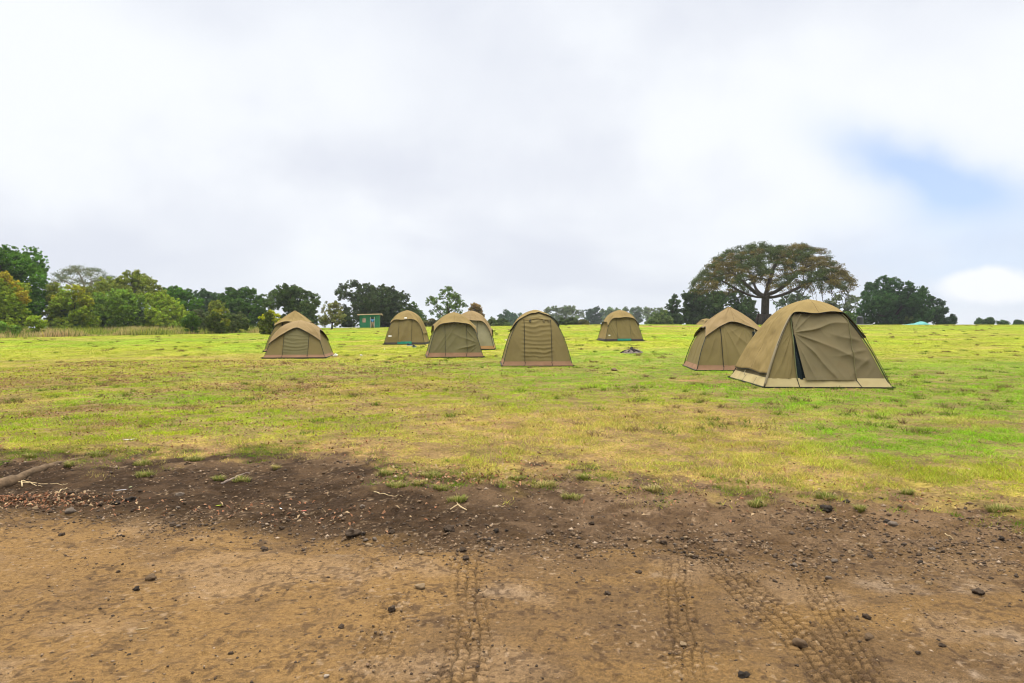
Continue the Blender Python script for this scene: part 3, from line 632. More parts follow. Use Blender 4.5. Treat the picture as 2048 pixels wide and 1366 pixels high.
def tents():
    # 1 low tent front left
    t = mk(-8.80, 28.37, .11, 1.17, 1.46, STD, 'lowest tent with arched flysheet and creased door, in front of a taller tent at left')
    t.fold[0] = mixf(rolls(3, .026, .42, 9)); t.fold[1] = drape(5, .02)
    t.walls(WALL); t.skirt(SKR, .085, .04, ((-.42, -.42), (.42, .42)), (0, 1), seed=1); t.poles(); t.pegs()
    t.sheet('door', 0, cst(-.40), cst(.42), .06, .82, WALLG, .012)
    for c in (-.41, .43): t.line('zip', 0, cst(c), .05, .84, M_BLACK, .007)
    t.fly(FLY2, (.80, .74, .8, .8), (.36, .44, .4, .4), (1.8, 3, 3, 3), .05, .07, .02, seed=2)
    # 2 taller tent behind it
    t = mk((590 - 1024) / F * 32.8, 32.8, .12, 1.14, 1.86, PEAK, 'taller peaked tent with golden top standing directly behind the low tent at left')
    t.fold[0] = drape(8, .02); t.walls(WALL); t.skirt(SKR, .06, .04, (), (), seed=2); t.poles(); t.pegs()
    t.sheet('net_window', 0, lambda z: -.40 + .0 * z, lambda z: -.40 + .55 * max(0, .74 - z), .5, .745, M_NET, .008, 16)
    for c in (-.42, .42): t.line('zip', 0, cst(c), .05, .75, M_BLACK, .006)
    t.fly(FLY, (.73, .72, .7, .7), (.62, .62, .6, .6), 3, .05, .11, .02, seed=4)
    # 3 left of centre, far, green groundsheet
    t = mk(-5.93, 38.7, .0, 1.115, 1.86, STD, 'tent with two white patches and green groundsheet showing, shoes lying in front')
    t.fold[0] = mixf(drape(11, .07, -1.2, 2.0, .8)); t.fold[1] = drape(12, .03)
    t.walls([WALL, FLY, WALL, WALL], bottom=.05); t.skirt(SKD, .055, .02, (), (), seed=3); t.poles(); t.pegs()
    t.sheet('door', 0, cst(-.30), lambda z: .34 - .05 * z, .07, .75, WALL, .014, extra=lambda u, z: .05 * np.exp(-((u - z) / .2) ** 2))
    t.sheet('groundsheet', 0, lambda z: -.34, lambda z: .36, .0, .085, M_TEAL, .05, 14)
    for c in (-.31, .34): t.line('zip', 0, cst(c), .06, .76, M_BLACK, .006)
    t.sheet('patch', 0, cst(-.80), cst(-.64), .225, .265, M_WHITE, .02, 5); t.sheet('patch', 0, cst(-.05), cst(.08), .765, .80, M_WHITE, .13, 5)
    t.fly(FLY, (.73, .30, .7, .7), (.60, .42, .3, .3), (7, 10, 8, 8), .04, .08, .015, seed=6)
    # 4 centre left
    t = mk(-2.49, 29.1, .16, 1.118, 1.82, STD, 'tent with diagonally creased grey olive front and rust mud flap, overlapping a paler tent')
    t.fold[0] = mixf(drape(21, .08, -1.1, 1.7, .9), fan(.9, .3, .09, 9, 4)); t.fold[3] = drape(22, .02)
    t.walls(WALLG); t.skirt(SKR, .10, .03, ((-.38, -.38), (.40, .40)), (0,), seed=5); t.poles(); t.pegs()
    t.sheet('door', 0, cst(-.36), cst(.42), .09, .77, WALLG, .012)
    for c in (-.37, .43): t.line('zip', 0, cst(c), .08, .78, M_BLACK, .006)
    t.fly(FLY, (.765, .7, .7, .7), (.55, .50, .6, .5), (6, 6, 6, 6), .045, .13, .015, seed=8)
    # 5 paler tent behind
    t = mk(-2.05, 34.5, .0, 1.17, 1.86, STD, 'pale grey tent half hidden behind the grey olive one, orange mud flap')
    t.fold[0] = drape(31, .08, .9, 1.5, .7); t.walls([WALLP, WALLP, WALLP, WALLP]); t.skirt(SKO, .085, .03, (), (), seed=6); t.poles(); t.pegs()
    t.line('zip', 0, cst(.30), .08, .76, M_BLACK, .006); t.line('zip', 0, cst(-.4), .08, .76, M_BLACK, .006)
    t.fly(FLY2, (.75, .5, .7, .7), (.5, .30, .3, .3), (7, 8, 8, 8), .045, .12, .02, seed=9)
    # 6 tall frontal tent
    t = mk(.84, 24.7, .04, 1.19, 1.92, STD, 'tall frontal tent with a stack of horizontal creases in its door and rolled ties above')
    t.fold[0] = mixf(rolls(41, .030, .46, 11), drape(42, .02)); t.walls([WALL, WALL, WALL, WALL]); t.skirt(SKR, .085, .03, ((-.37, -.37), (.42, .42)), (0,), seed=7); t.poles(); t.pegs()
    t.sheet('door', 0, cst(-.36), cst(.41), .075, .83, WALL, .014)
    for c in (-.37, .42): t.line('zip', 0, cst(c), .07, .84, M_BLACK, .008)
    for c in (-.19, .22, .36): 
        P = t.surf(0, np.array([c, c + .025, c + .01, c - .03, c - .01]) * t.a, t.vz(np.array([.845, .82, .785, .80, .835])), .05); MB().tube(P, .012, 5).build('tie', M_BLACK if c < 0 else WALLB, t.root, True)
    P = t.surf(0, np.linspace(-.40, .42, 12) * t.a, t.vz(.845 - .012 * np.sin(np.linspace(0, 9, 12))), .03); MB().tube(P, .02, 6).build('rolled_flap', FLY, t.root, True)
    t.fly(FLY, (.955, .70, .7, .72), (.80, .88, .6, .6), (3, 3, 5, 3), .045, .02, .03, seed=12)
    # 7 far tent right of centre
    t = mk(6.57, 41.6, .08, 1.14, 1.82, STD, 'small far tent with dark mud flap and green groundsheet, behind the dark heap')
    t.fold[0] = mixf(drape(51, .05, .7, 2.2, .8)); t.fold[3] = drape(52, .02)
    t.walls([WALL, WALL, WALL, FLY], bottom=.05); t.skirt(SKD, .065, .03, (), (), seed=8); t.poles(); t.pegs()
    t.sheet('door', 0, cst(-.33), cst(.36), .09, .75, WALL, .012)
    t.sheet('groundsheet', 0, cst(-.36), cst(.36), .0, .075, M_TEAL, .055, 14)
    for c in (-.34, .37): t.line('zip', 0, cst(c), .08, .75, M_BLACK, .005)
    t.sheet('patch', 0, cst(-.82), cst(-.72), .17, .20, M_WHITE, .02, 5)
    t.fly(FLY, (.755, .5, .7, .62), (.45, .6, .5, .4), (7, 7, 7, 7), .045, .12, .012, seed=13)
    # 8 peaked tent behind the largest
    t = mk(7.17, 22.5, -.09, 1.25, 1.97, PEAK, 'sharply peaked tent with rust mud flap, partly hidden by the largest tent')
    t.fold[0] = mixf(drape(61, .06, -1.0, 2.0, .9), fan(-.3, .8, .05, 8, 7, 1.4), fan(.25, .72, .10, 5, 9, .5)); t.fold[3] = mixf(drape(62, .04, .2, 5, .8))
    t.walls([WALL, WALL, WALL, WALL]); t.skirt(SKR, .085, .05, ((-.36, -.36),), (0, 3), sidestraps=((-.3, -.35), (.35, .3)), seed=9); t.poles(.014, .03); t.pegs()
    t.sheet('door', 0, cst(-.35), lambda z: .50, .08, .74, WALL, .015)
    t.sheet('net_window', 0, lambda z: .36 + .08 * z, lambda z: .50, .25, .62, M_NET, .07, 14)
    t.line('zip', 0, cst(-.36), .06, .78, M_BLACK, .009); t.line('cord', 0, lambda z: .53 - .1 * z, .15, .70, M_CREAM, .008, .09)
    t.fly(FLY2, (.755, .5, .6, .68), (.52, .50, .5, .5), (2.4, 3, 3, 4), .05, .07, .03, seed=15)
    # 9 the largest tent
    a = 1.395; H = 2.02
    t = mk(7.28, 17.02, -.045, a, H, ROUND, 'largest and nearest tent with half open brown door and cream mud flap', lean=.11)
    t.fold[0] = mixf(fan(-.48, .62, .11, 8, 71, 1.9), fan(.98, .45, .07, 9, 73, 1.0), lambda x, z: .05 * (fbm(x * 3, z * 3, 3, 77) - .5), drape(78, .035, -.6, 1.8, 1.2))
    t.fold[3] = drape(75, .03)
    t.walls([WALLB, WALLB, WALLB, WALLB]); t.poles(.014, .022); t.pegs()
    t.skirt(SKC, .105, .035, ((-.50, -.44), (.49, .54)), (0, 3), sidestraps=((-.2, -.26), (.45, .38)), seed=11)
    t.sheet('door', 0, lambda z: -.455 + .125 * max(0, (.6 - z) / .6), cst(.47), .085, .84, WALLB, .05, 90,
            lambda u, z: .05 * (1 - u) ** 3 * (1 - z) + .03 * ridge(u * 1.6 + z * 1.5, z * 1.1 - u, 2, 81))
    t.sheet('side_panel', 0, lambda z: -1.0, cst(-.47), .10, .82, WALL, .012, 50)
    t.sheet('net_door', 0, cst(-.47), cst(-.25), .09, .60, M_NET, .022, 30)
    t.line('zip', 0, cst(-.475), .09, .85, basic('olive_zip', (.12, .13, .05), .6), .012, .05); t.line('seam', 0, lambda z: .47, .09, .84, WALLG, .012, .085)
    t.fly(FLY, (.845, .55, .5, .15), (.15, .60, .5, .15), (26, 8, 8, 40), .055, .12, .02, seed=18)
    # sleeve strip down the front left pole
    v = np.linspace(.02, t.vz(.84), 30); S, Z = t.sz(v); b = S * a + .06; lx = .11 * Z ** 1.3
    L = np.stack([lx - b - .02, -b - .01, Z * H], 1); R = np.stack([lx - b + .035, -b - .01, Z * H], 1)
    o = mesh('pole_sleeve', np.stack([L, R], 1).reshape(-1, 3), grid_faces(30, 2), fabric('grey_sleeve', (.23, .19, .12)), t.root); md = o.modifiers.new('t', 'SOLIDIFY'); md.thickness = .01
    # guy line held off the right front corner
    MB().tube([(a + .03, -a - .03, .02), (.90 * a + .05, -.90 * a - .04, .2 * H), (.60 * a + .14, -.60 * a - .05, .67 * H), (.47 * a + .14, -.47 * a - .04, .79 * H)], .007, 5).build('guy_line', M_BLACK, t.root, True)
    for zz in (.10,): MB().tube([(-a - .02, .1, zz * H + .10), (-a - .05, .1, zz * H - .04)], .008, 5).build('toggle', M_CREAM, t.root)
tents()

# ------------------------------------------------------------------ trees
def leaves_np(cen, rad, n, L, col, flat=.8, upb=.5):
    idx = np.repeat(np.arange(len(cen)), n); N_ = len(idx); d = RNG.normal(size=(N_, 3)); d /= np.linalg.norm(d, axis=1)[:, None]
    r = rad[idx] * RNG.uniform(0, 1, N_) ** .45; P = cen[idx] + d * r[:, None] * np.array([1, 1, flat])
    nrm = RNG.normal(size=(N_, 3)) * .8 + d * .6 + np.array([0, 0, upb]); nrm /= np.linalg.norm(nrm, axis=1)[:, None]
    t = np.cross(nrm, RNG.normal(size=(N_, 3))); t /= np.linalg.norm(t, axis=1)[:, None]; b = np.cross(nrm, t)
    s = (L * RNG.uniform(.6, 1.35, N_))[:, None]
    V = np.stack([P - t * s, P - b * s * .55, P + t * s, P + b * s * .55], 1).reshape(-1, 3)
    c = col[idx] * RNG.uniform(.75, 1.3, N_)[:, None]
    return V, np.repeat(c, 4, 0)
def stem_tubes(m, base, tops, r0):
    base = np.array(base, float); tops = np.array(tops); c = tops.mean(0); fork = base + (c - base) * .35; fork[:2] = base[:2] + (c - base)[:2] * .2
    m.tube([base + [0, 0, -.3], base * .5 + fork * .5 + [.1 * r0, 0, 0], fork], [r0 * 1.25, r0, r0 * .85], 7)
    for p in tops:
        mid = fork * .5 + p * .5 + RNG.normal(size=3) * .15 * np.linalg.norm(p - fork) * .5; m.tube([fork, mid, p], [r0 * .6, r0 * .38, r0 * .12], 5)
def tree(kind, label, D, blobs, pal, cov=3.2, group=None, lpx=1.25, depth=1.0, dens=None, fill=None, bush=False, r0=None, bark=None, cat=None, flat=.8):
    dens = dens or (1.55 if cov < 2.4 else 3.0)
    fill = (1.3 if bush else (0 if cov < 2.4 else .7)) if fill is None else fill; B = np.array([b[:3] for b in blobs], float); k = D / F
    cen = np.array([at(b[0], b[1], D) for b in B]); rad = B[:, 2] * k
    w = (cen[:, 0].max() - cen[:, 0].min()) * .5 * depth
    cen[:, 1] += RNG.uniform(-1, 1, len(cen)) * w * .7
    q = cen[:, 1] / D; cen[:, 0] *= q; cen[:, 2] = EYE + (cen[:, 2] - EYE) * q; rad = rad * q
    ex = cen[RNG.integers(0, len(cen), len(cen))].copy(); er = rad[RNG.integers(0, len(cen), len(cen))] * .8
    ex[:, 1] += RNG.uniform(-1, 1, len(ex)) * w; mx = cen[:, 0].mean(); ex[:, 0] = mx + (ex[:, 0] - mx) * .75; ex[:, 2] -= er * .5
    bx = cen[:, 0].mean(); by = D; bz = G(bx, by)
    pal = [(q[0] * 1.22, q[1] * 1.36, q[2] * .98) for q in pal]
    pc = np.array([pal[(b[3] if len(b) > 3 else 0) % len(pal)] for b in blobs], float)
    allc = np.concatenate([cen, ex]); allr = np.concatenate([rad, er]); allp = np.concatenate([pc, np.tile(np.array(pal[0], float), (len(ex), 1))])
    if fill:
        nf = int(len(cen) * fill); j = RNG.integers(0, len(cen), nf); fc = cen[j].copy(); fr = np.maximum(rad[j], .5 * np.median(rad)) * .95
        fc[:, 2] = bz + fr * .5 + (np.maximum(cen[j, 2] - bz - fr * .5, 0)) * RNG.uniform(0, .9, nf) ** 1.2; fc[:, 1] += RNG.uniform(-.6, .2, nf) * w
        allc = np.concatenate([allc, fc]); allr = np.concatenate([allr, fr]); allp = np.concatenate([allp, np.tile(np.array(pal[0], float), (nf, 1))])
    keep = allc[:, 2] + allr > bz; allc, allr, allp = allc[keep], allr[keep], allp[keep]
    sc_, sr, spc = [], [], []; rc = max(3.4 * k, .16)
    for c, r, p in zip(allc, allr, allp):
        r = r * 1.16; n_ = int(dens * (r / rc) ** 2) + 4
        d = RNG.normal(size=(n_, 3)); d /= np.linalg.norm(d, axis=1)[:, None]
        bump = 1 + .35 * (fbm(d[:, 0] * 2.2 + c[0], d[:, 2] * 2.2 + c[2], 3, 7) - .5) * 2
        sc_.append(c + d * (r * bump * RNG.uniform(.05, 1, n_) ** .42)[:, None] * np.array([1, 1, .92])); sr.append(rc * RNG.uniform(.45, 1.25, n_))
        spc.append(p * RNG.uniform(.85, 1.15) * RNG.uniform(.6, 1.4, (n_, 1)) * RNG.uniform(.92, 1.08, (n_, 3)))
    sc_, sr, spc = np.concatenate(sc_), np.concatenate(sr), np.concatenate(spc)
    L = lpx * D / 683 * .5; n = np.maximum(6, (2.2 * cov * (sr / L) ** 2)).astype(int); n = np.minimum(n, 60)
    V, c = leaves_np(sc_, sr, n, L, spc, flat)
    lowz = bz + .02; V[:, 2] = np.maximum(V[:, 2], lowz)
    root = empty(kind, (bx, by, bz), label=label, cat=cat or ('shrub' if bush else 'tree'), group=group); o0 = np.array([bx, by, bz])
    mesh('foliage' if bush else 'crown', V - o0, np.arange(len(V)).reshape(-1, 4), M_LEAF, root, col=c, smooth=False)
    m = MB(); top = cen[RNG.permutation(len(cen))[:min(len(cen), 7)]] - o0; top[:, 2] = np.maximum(top[:, 2], .3)
    stem_tubes(m, (0, 0, 0), top, r0 or max(.06, .035 * (cen[:, 2].max() - bz)))
    m.build('stem' if bush else 'trunk', bark or M_BARK, root, True)
    global NLEAF; NLEAF += len(V) // 4
    return root
NLEAF = 0
def colonise(base, fork, attr, step, kill, seed=0, infl=1e9):
    rng = np.random.default_rng(seed); pts = [base + (fork - base) * t for t in np.linspace(0, 1, 6)]; par = [-1] + list(range(5)); P = np.array(pts); par = list(par)
    A = attr.copy(); near = np.full(len(A), len(P) - 1); dist = np.linalg.norm(A - P[-1], axis=1)
    for it in range(400):
        if len(A) == 0: break
        u = np.unique(near); new = []
        for i in u:
            d = A[near == i] - P[i]; d /= np.linalg.norm(d, axis=1)[:, None]; v = d.sum(0) + rng.normal(size=3) * .25
            pd = P[i] - P[par[i]] if par[i] >= 0 else np.zeros(3); v = v / (np.linalg.norm(v) + 1e-9) + .35 * pd / (np.linalg.norm(pd) + 1e-9); v /= np.linalg.norm(v) + 1e-9
            new.append((P[i] + v * step, i))
        base_n = len(P); P = np.vstack([P, [q[0] for q in new]]); par += [q[1] for q in new]
        D_ = np.linalg.norm(A[:, None] - P[None, base_n:], axis=2); j = D_.argmin(1); dm = D_.min(1); upd = dm < dist; dist = np.where(upd, dm, dist); near = np.where(upd, base_n + j, near)
        k = dist > kill; A, near, dist = A[k], near[k], dist[k]
        if len(P) > 9000: break
    return P, np.array(par)
def skin_branches(P, par, rtip, rpow, rmax, nmin=4):
    n = len(P); cnt = np.zeros(n); kids = [[] for _ in range(n)]
    for i in range(1, n): kids[par[i]].append(i)
    for i in range(n - 1, -1, -1):
        if not kids[i]: cnt[i] = 1
        if par[i] >= 0: cnt[par[i]] += cnt[i]
    R = np.minimum(rtip * cnt ** rpow, rmax); m = MB(); stack = [(0, None)]
    while stack:
        i, pr = stack.pop(); ch = [] if pr is None else [pr]; ch.append(i); j = i
        while kids[j]:
            ks = sorted(kids[j], key=lambda q: -cnt[q])
            for q in ks[1:]: stack.append((q, j))
            j = ks[0]; ch.append(j)
        pts = P[ch]; r = R[ch].copy()
        if pr is not None: r[0] = r[1]
        if len(ch) > 1: m.tube(pts, r, 9 if r.max() > .4 else (6 if r.max() > .12 else nmin))
    return m, R, cnt, kids
def umbrella(kind, label, D, cpx, basepx, forkpy, halfw_px, top_py, edge_py, base_py, nattr, pal, step, kill, rtip, rmax, leafn, seed, thick=2.0, shift=0, lpx=1.3, group=None, clr=.8, bark=None):
    rng = np.random.default_rng(seed); k = D / F; c = at(cpx, top_py, D); Rr = halfw_px * k; zt = c[2]; ze = EYE - (edge_py - HY) * k
    b = at(basepx, base_py, D); b[2] = G(b[0], b[1]) ; fk = at(basepx + 2, forkpy, D)
    rho = np.sqrt(rng.uniform(0, 1, nattr)); th = rng.uniform(0, 6.28, nattr); x = c[0] + rho * np.cos(th) * Rr; y = D + rho * np.sin(th) * Rr * .9
    lump = (fbm(x * .35, y * .35, 3, seed) - .5) * 2.2 * (Rr / 12)
    z = zt - (zt - ze) * rho ** 2.6 + lump - .6 * (Rr / 12); low = rng.uniform(0, 1, nattr) < .38
    z = z - np.where(low, rng.uniform(.5, 1, nattr) * (1.2 + thick * rho) * 1.3 * (Rr / 12), rng.uniform(0, .9, nattr) * (Rr / 12))
    x = x + shift * (z - zt); A = np.stack([x, y, z], 1)
    P, par = colonise(b, fk, A, step, kill, seed)
    m, R, cnt, kids = skin_branches(P, par, rtip, .47, rmax)
    root = empty(kind, tuple(b), label=label, cat='tree', group=group); m.V = [v - b for v in m.V]
    # buttressed foot
    for a in np.arange(7) * .9 + .3: m.tube([(math.cos(a) * rmax * 1.5, math.sin(a) * rmax * 1.5, -.15), (math.cos(a) * rmax * .95, math.sin(a) * rmax * .95, .35), (math.cos(a) * rmax * .55, math.sin(a) * rmax * .55, 1.5)], [rmax * .22, rmax * .38, rmax * .4], 7)
    m.build('trunk', bark or M_BARK, root, True)
    tips = np.array([i for i in range(len(P)) if cnt[i] <= 7 and i > 8 and P[i, 2] > fk[2] + .8])
    pc = np.array([pal[0] if v < .52 else pal[1] for v in vnoise(P[tips, 0] * .6, P[tips, 2] * .8 + P[tips, 1] * .3, seed)]) * rng.uniform(.65, 1.35, (len(tips), 1))
    L = lpx * D / 683 * .5; V, cc = leaves_np(P[tips] + np.array([0, 0, .1]), np.full(len(tips), clr) * rng.uniform(.6, 1.2, len(tips)), leafn, L, pc, .42, .9)
    mesh('crown', V - b, np.arange(len(V)).reshape(-1, 4), M_LEAF, root, col=cc, smooth=False); print(kind, len(P), len(tips), len(V) // 4)
GR1, GR2, GR3 = (.075, .150, .014), (.048, .098, .018), (.035, .075, .018)
OL1, OL2, BR1 = (.21, .25, .025), (.15, .21, .03), (.175, .185, .032)
YE1, OR1 = (.33, .27, .015), (.32, .235, .018)
def trees():
    FT = 'trees along the far edge of the field'; SH = 'shrubs bordering the long grass at left'
    umbrella('acacia_tree', 'huge umbrella shaped acacia with rusty crown and dark forked trunk behind the peaked tent', 103, 1540, 1529, 596, 158, 480, 556, 648, 2300,
             [(.145, .112, .028), (.065, .088, .022)], .42, .66, .032, 1.1, 62, 5, clr=.78, lpx=1.25)
    umbrella('acacia_tree', 'grey green flat topped acacia showing above the left shrubs', 112, 165, 168, 585, 60, 529, 556, 660, 420, [(.15, .17, .095), (.11, .14, .08)], .4, .7, .03, .4, 26, 9, thick=3, clr=.8, bark=M_BARKP, lpx=1.2)
    tree('broadleaf_tree', 'tall bright green tree cut off by the left edge', 76, [(-60, 545, 45), (-30, 540, 42), (-10, 515, 22), (15, 515, 22), (5, 500, 12), (35, 520, 16), (25, 545, 30), (60, 545, 22), (50, 530, 14), (78, 556, 14), (75, 575, 17), (82, 590, 12), (50, 590, 34), (10, 600, 40), (78, 610, 13), (60, 625, 22), (30, 630, 24)], [GR1, GR2], 3.4, FT)
    tree('flowering_shrub', 'rusty orange topped shrub at the left edge', 68, [(-25, 580, 25, 0), (-5, 562, 18, 1), (8, 556, 12, 1), (18, 570, 16, 1), (32, 584, 13, 1), (45, 592, 11, 1), (50, 600, 8, 1), (10, 595, 24, 0), (30, 612, 20, 0), (10, 625, 26, 2), (-20, 620, 30, 2), (38, 630, 16, 0), (25, 640, 16, 2), (40, 640, 14, 3)], [OL1, OR1, (.06, .08, .018), (.16, .22, .02)], 3.6, SH, bush=True)
    tree('shrub', 'thin brownish shrub right of the tall bright green tree', 76, [(108, 575, 12), (103, 600, 11), (112, 590, 12), (100, 625, 12), (115, 615, 12), (106, 640, 12)], [BR1], 2.4, SH, bush=True)
    tree('shrub', 'big yellow topped olive shrub with dark green foot', 74, [(118, 600, 14, 1), (133, 590, 15, 0), (150, 582, 15, 1), (163, 592, 13, 1), (172, 603, 12, 1), (140, 610, 22, 0), (165, 620, 18, 0), (120, 622, 20, 0), (132, 640, 22, 2), (158, 640, 24, 2), (180, 640, 14, 3), (145, 655, 18, 2)], [OL1, (.27, .25, .018), (.045, .075, .025), (.16, .2, .02)], 3.4, SH, bush=True)
    tree('shrub', 'wide brown topped thicket behind the olive shrubs', 86, [(180, 590, 16), (200, 582, 15), (222, 576, 15), (243, 564, 14), (262, 556, 12), (280, 562, 13), (298, 568, 13), (313, 580, 12), (325, 590, 10), (270, 580, 18), (235, 592, 18), (300, 590, 18), (255, 548, 7), (275, 548, 6)], [BR1, OL1], 2.8, SH, bush=True)
    tree('shrub', 'rounded mid green shrub in the middle of the left thicket', 78, [(196, 600, 15), (215, 598, 15), (238, 590, 15), (255, 592, 15), (275, 598, 13), (225, 615, 20), (250, 615, 22), (275, 618, 15), (205, 630, 20, 1), (235, 638, 22, 1), (268, 636, 18, 1), (198, 622, 10, 2), (206, 617, 9, 2)], [OL2, (.04, .055, .018), (.22, .24, .02)], 3.3, SH, bush=True)
    tree('shrub', 'olive shrub at the right end of the left thicket', 80, [(300, 598, 13), (318, 600, 16), (338, 606, 15), (355, 616, 13), (368, 628, 10), (310, 620, 18), (335, 630, 18), (355, 640, 14), (300, 638, 15), (322, 646, 14)], [OL1, OL2], 3.2, SH, bush=True)
    for D, bl, pal, lab in ((61, [(70, 640, 12), (60, 646, 9), (82, 646, 9)], [(.2, .24, .02)], 'low yellow green bush under the brownish shrub at left'),
                            (60, [(6, 655, 8), (-4, 650, 10), (30, 658, 7)], [(.13, .2, .03)], 'low bush in the long grass at the far left'),
                            (64, [(385, 636, 11), (376, 642, 9), (393, 643, 8)], [(.07, .12, .015)], 'small dark bush at the right end of the thicket'),
                            (68, [(408, 636, 12), (412, 645, 10), (395, 628, 10)], [(.09, .10, .05)], 'dull grey green bush between two darker bushes'),
                            (64, [(435, 629, 10, 1), (426, 638, 11), (445, 638, 12), (436, 647, 11), (450, 645, 8, 1)], [(.075, .09, .02), (.17, .17, .02)], 'round yellow topped bush in front of the far green trees'),
                            (66, [(466, 637, 11), (480, 636, 11), (490, 643, 8), (472, 647, 11)], [(.085, .10, .035)], 'grey olive bush right of the round yellow topped bush'),
                            (60, [(530, 636, 8, 1), (541, 628, 9, 1), (551, 634, 8, 1), (536, 642, 10), (548, 645, 10), (524, 647, 8), (558, 643, 7, 1)], [(.09, .10, .015), (.34, .31, .012)], 'bright yellow bush just left of the paired tents')):
        tree('bush', lab, D, bl, pal, 4, SH, bush=True, cat='bush')
    tree('broadleaf_tree', 'bright green tree rising over the right end of the thicket', 96, [(330, 584, 10), (345, 580, 9), (360, 586, 10), (375, 588, 10), (355, 600, 18), (335, 605, 16), (378, 605, 15), (395, 610, 14), (365, 622, 18), (390, 628, 14)], [GR1, GR2], 3.2, FT)
    tree('broadleaf_tree', 'low bluish green tree in the gap of the left tree line', 118, [(393, 590, 7), (408, 586, 8), (420, 590, 8), (433, 598, 9), (410, 604, 14), (430, 612, 13), (400, 618, 13), (420, 628, 14)], [(.05, .085, .04)], 3.0, FT)
    tree('broadleaf_tree', 'dense green tree with three small tops left of the leaning crown tree', 95, [(446, 594, 9), (460, 584, 9), (476, 588, 10), (490, 582, 8), (505, 586, 9), (518, 598, 11), (465, 602, 18), (492, 604, 20), (515, 615, 16), (470, 622, 18), (500, 628, 20), (525, 630, 14), (450, 612, 12)], [(.055, .10, .02), GR3], 3.3, FT)
    tree('shrub', 'small reddish brown shrub before the dense green tree', 78, [(430, 606, 8), (440, 612, 9), (425, 617, 8), (448, 620, 7)], [BR1], 3, FT, bush=True)
    tree('broadleaf_tree', 'broad dark tree with rounded top behind the paired tents', 90, [(545, 590, 10), (560, 582, 11), (573, 574, 7), (585, 578, 9), (598, 584, 10), (612, 588, 10), (627, 594, 10), (632, 606, 8), (540, 604, 10), (567, 598, 16), (595, 602, 18), (618, 610, 15), (600, 625, 20), (622, 632, 14), (580, 635, 14), (552, 612, 8)], [(.07, .095, .035), (.05, .07, .03)], 3.0, FT)
    tree('broadleaf_tree', 'brownish olive tree between the broad dark tree and the green hut', 85, [(655, 612, 8), (667, 608, 8), (678, 615, 8), (650, 624, 10), (668, 625, 13), (682, 630, 9), (655, 640, 12), (675, 642, 12), (642, 640, 8)], [(.16, .15, .06), (.10, .12, .04)], 2.3, FT)
    tree('broadleaf_tree', 'largest dark tree spreading over the green hut', 110, [(676, 585, 6), (686, 576, 9), (700, 570, 9), (712, 567, 8), (722, 576, 8), (680, 594, 6), (695, 590, 11), (712, 592, 14), (738, 574, 8), (748, 582, 11), (764, 577, 9), (780, 580, 10), (792, 592, 10), (806, 588, 5), (813, 594, 7), (760, 598, 20), (735, 602, 18), (785, 606, 18), (808, 610, 13), (820, 622, 10), (690, 618, 9), (700, 632, 14), (722, 622, 15), (735, 638, 18), (762, 625, 20), (770, 645, 15), (795, 632, 18), (815, 640, 14), (695, 645, 10)], [(.048, .062, .026), (.035, .046, .02)], 2.7, FT)
    tree('broadleaf_tree', 'green tree peeking out at the right foot of the largest dark tree', 118, [(826, 614, 9), (834, 624, 9), (842, 634, 9), (848, 645, 9), (832, 645, 12)], [(.08, .12, .035)], 3, FT)
    tree('broadleaf_tree', 'airy green tree standing alone behind the overlapping tents', 100, [(888, 580, 6), (899, 577, 6), (905, 588, 8), (884, 592, 8), (916, 592, 6), (922, 604, 8), (930, 612, 6), (860, 599, 6), (855, 608, 4), (868, 604, 8), (895, 602, 12), (912, 612, 10), (876, 616, 9), (895, 622, 12), (864, 624, 6), (918, 626, 9), (882, 634, 9), (905, 638, 10)], [(.085, .12, .035), (.055, .08, .03)], 1.9, FT)
    tree('shrub', 'small red brown bushy tree right of the airy green tree', 92, [(950, 611, 6), (957, 617, 7), (945, 621, 7), (961, 626, 6), (951, 632, 8)], [(.2, .12, .06), (.09, .1, .04)], 2.6, FT, bush=True)
    HG = 'low hedge clumps on the skyline'
    for i, (px, py, r, D, c, l) in enumerate(((862, 647, 9, 108, (.12, .10, .05), 'brown hedge clump below the airy tree'), (884, 645, 9, 108, (.08, .09, .03), 'green brown hedge clump under the middle of the airy tree'), (906, 647, 8, 108, (.11, .10, .04), 'brown hedge clump left of the overlapping tents'),
                                              (965, 647, 7, 110, (.2, .15, .08), 'sandy brown clump right of the pale grey tent'), (984, 645, 8, 112, (.09, .11, .05), 'dull green clump on the skyline'), (1004, 646, 8, 112, (.07, .09, .035), 'dark green clump left of the tall frontal tent'),
                                              (1122, 646, 8, 112, (.05, .065, .022), 'dark low clump right of the tall frontal tent'), (1142, 645, 9, 112, (.055, .07, .022), 'dark low clump in the middle of the skyline'), (1163, 647, 8, 112, (.09, .08, .03), 'brownish low clump left of the small far tent'))):
        tree('hedge_clump', l, D, [(px, py, r), (px - r, py + 2, r * .8), (px + r, py + 2, r * .8), (px + r * .4, py - r * .6, r * .5)], [c], 3.5, HG, bush=True, cat='hedge')
    FAR = 'far hazy trees beyond the ridge'
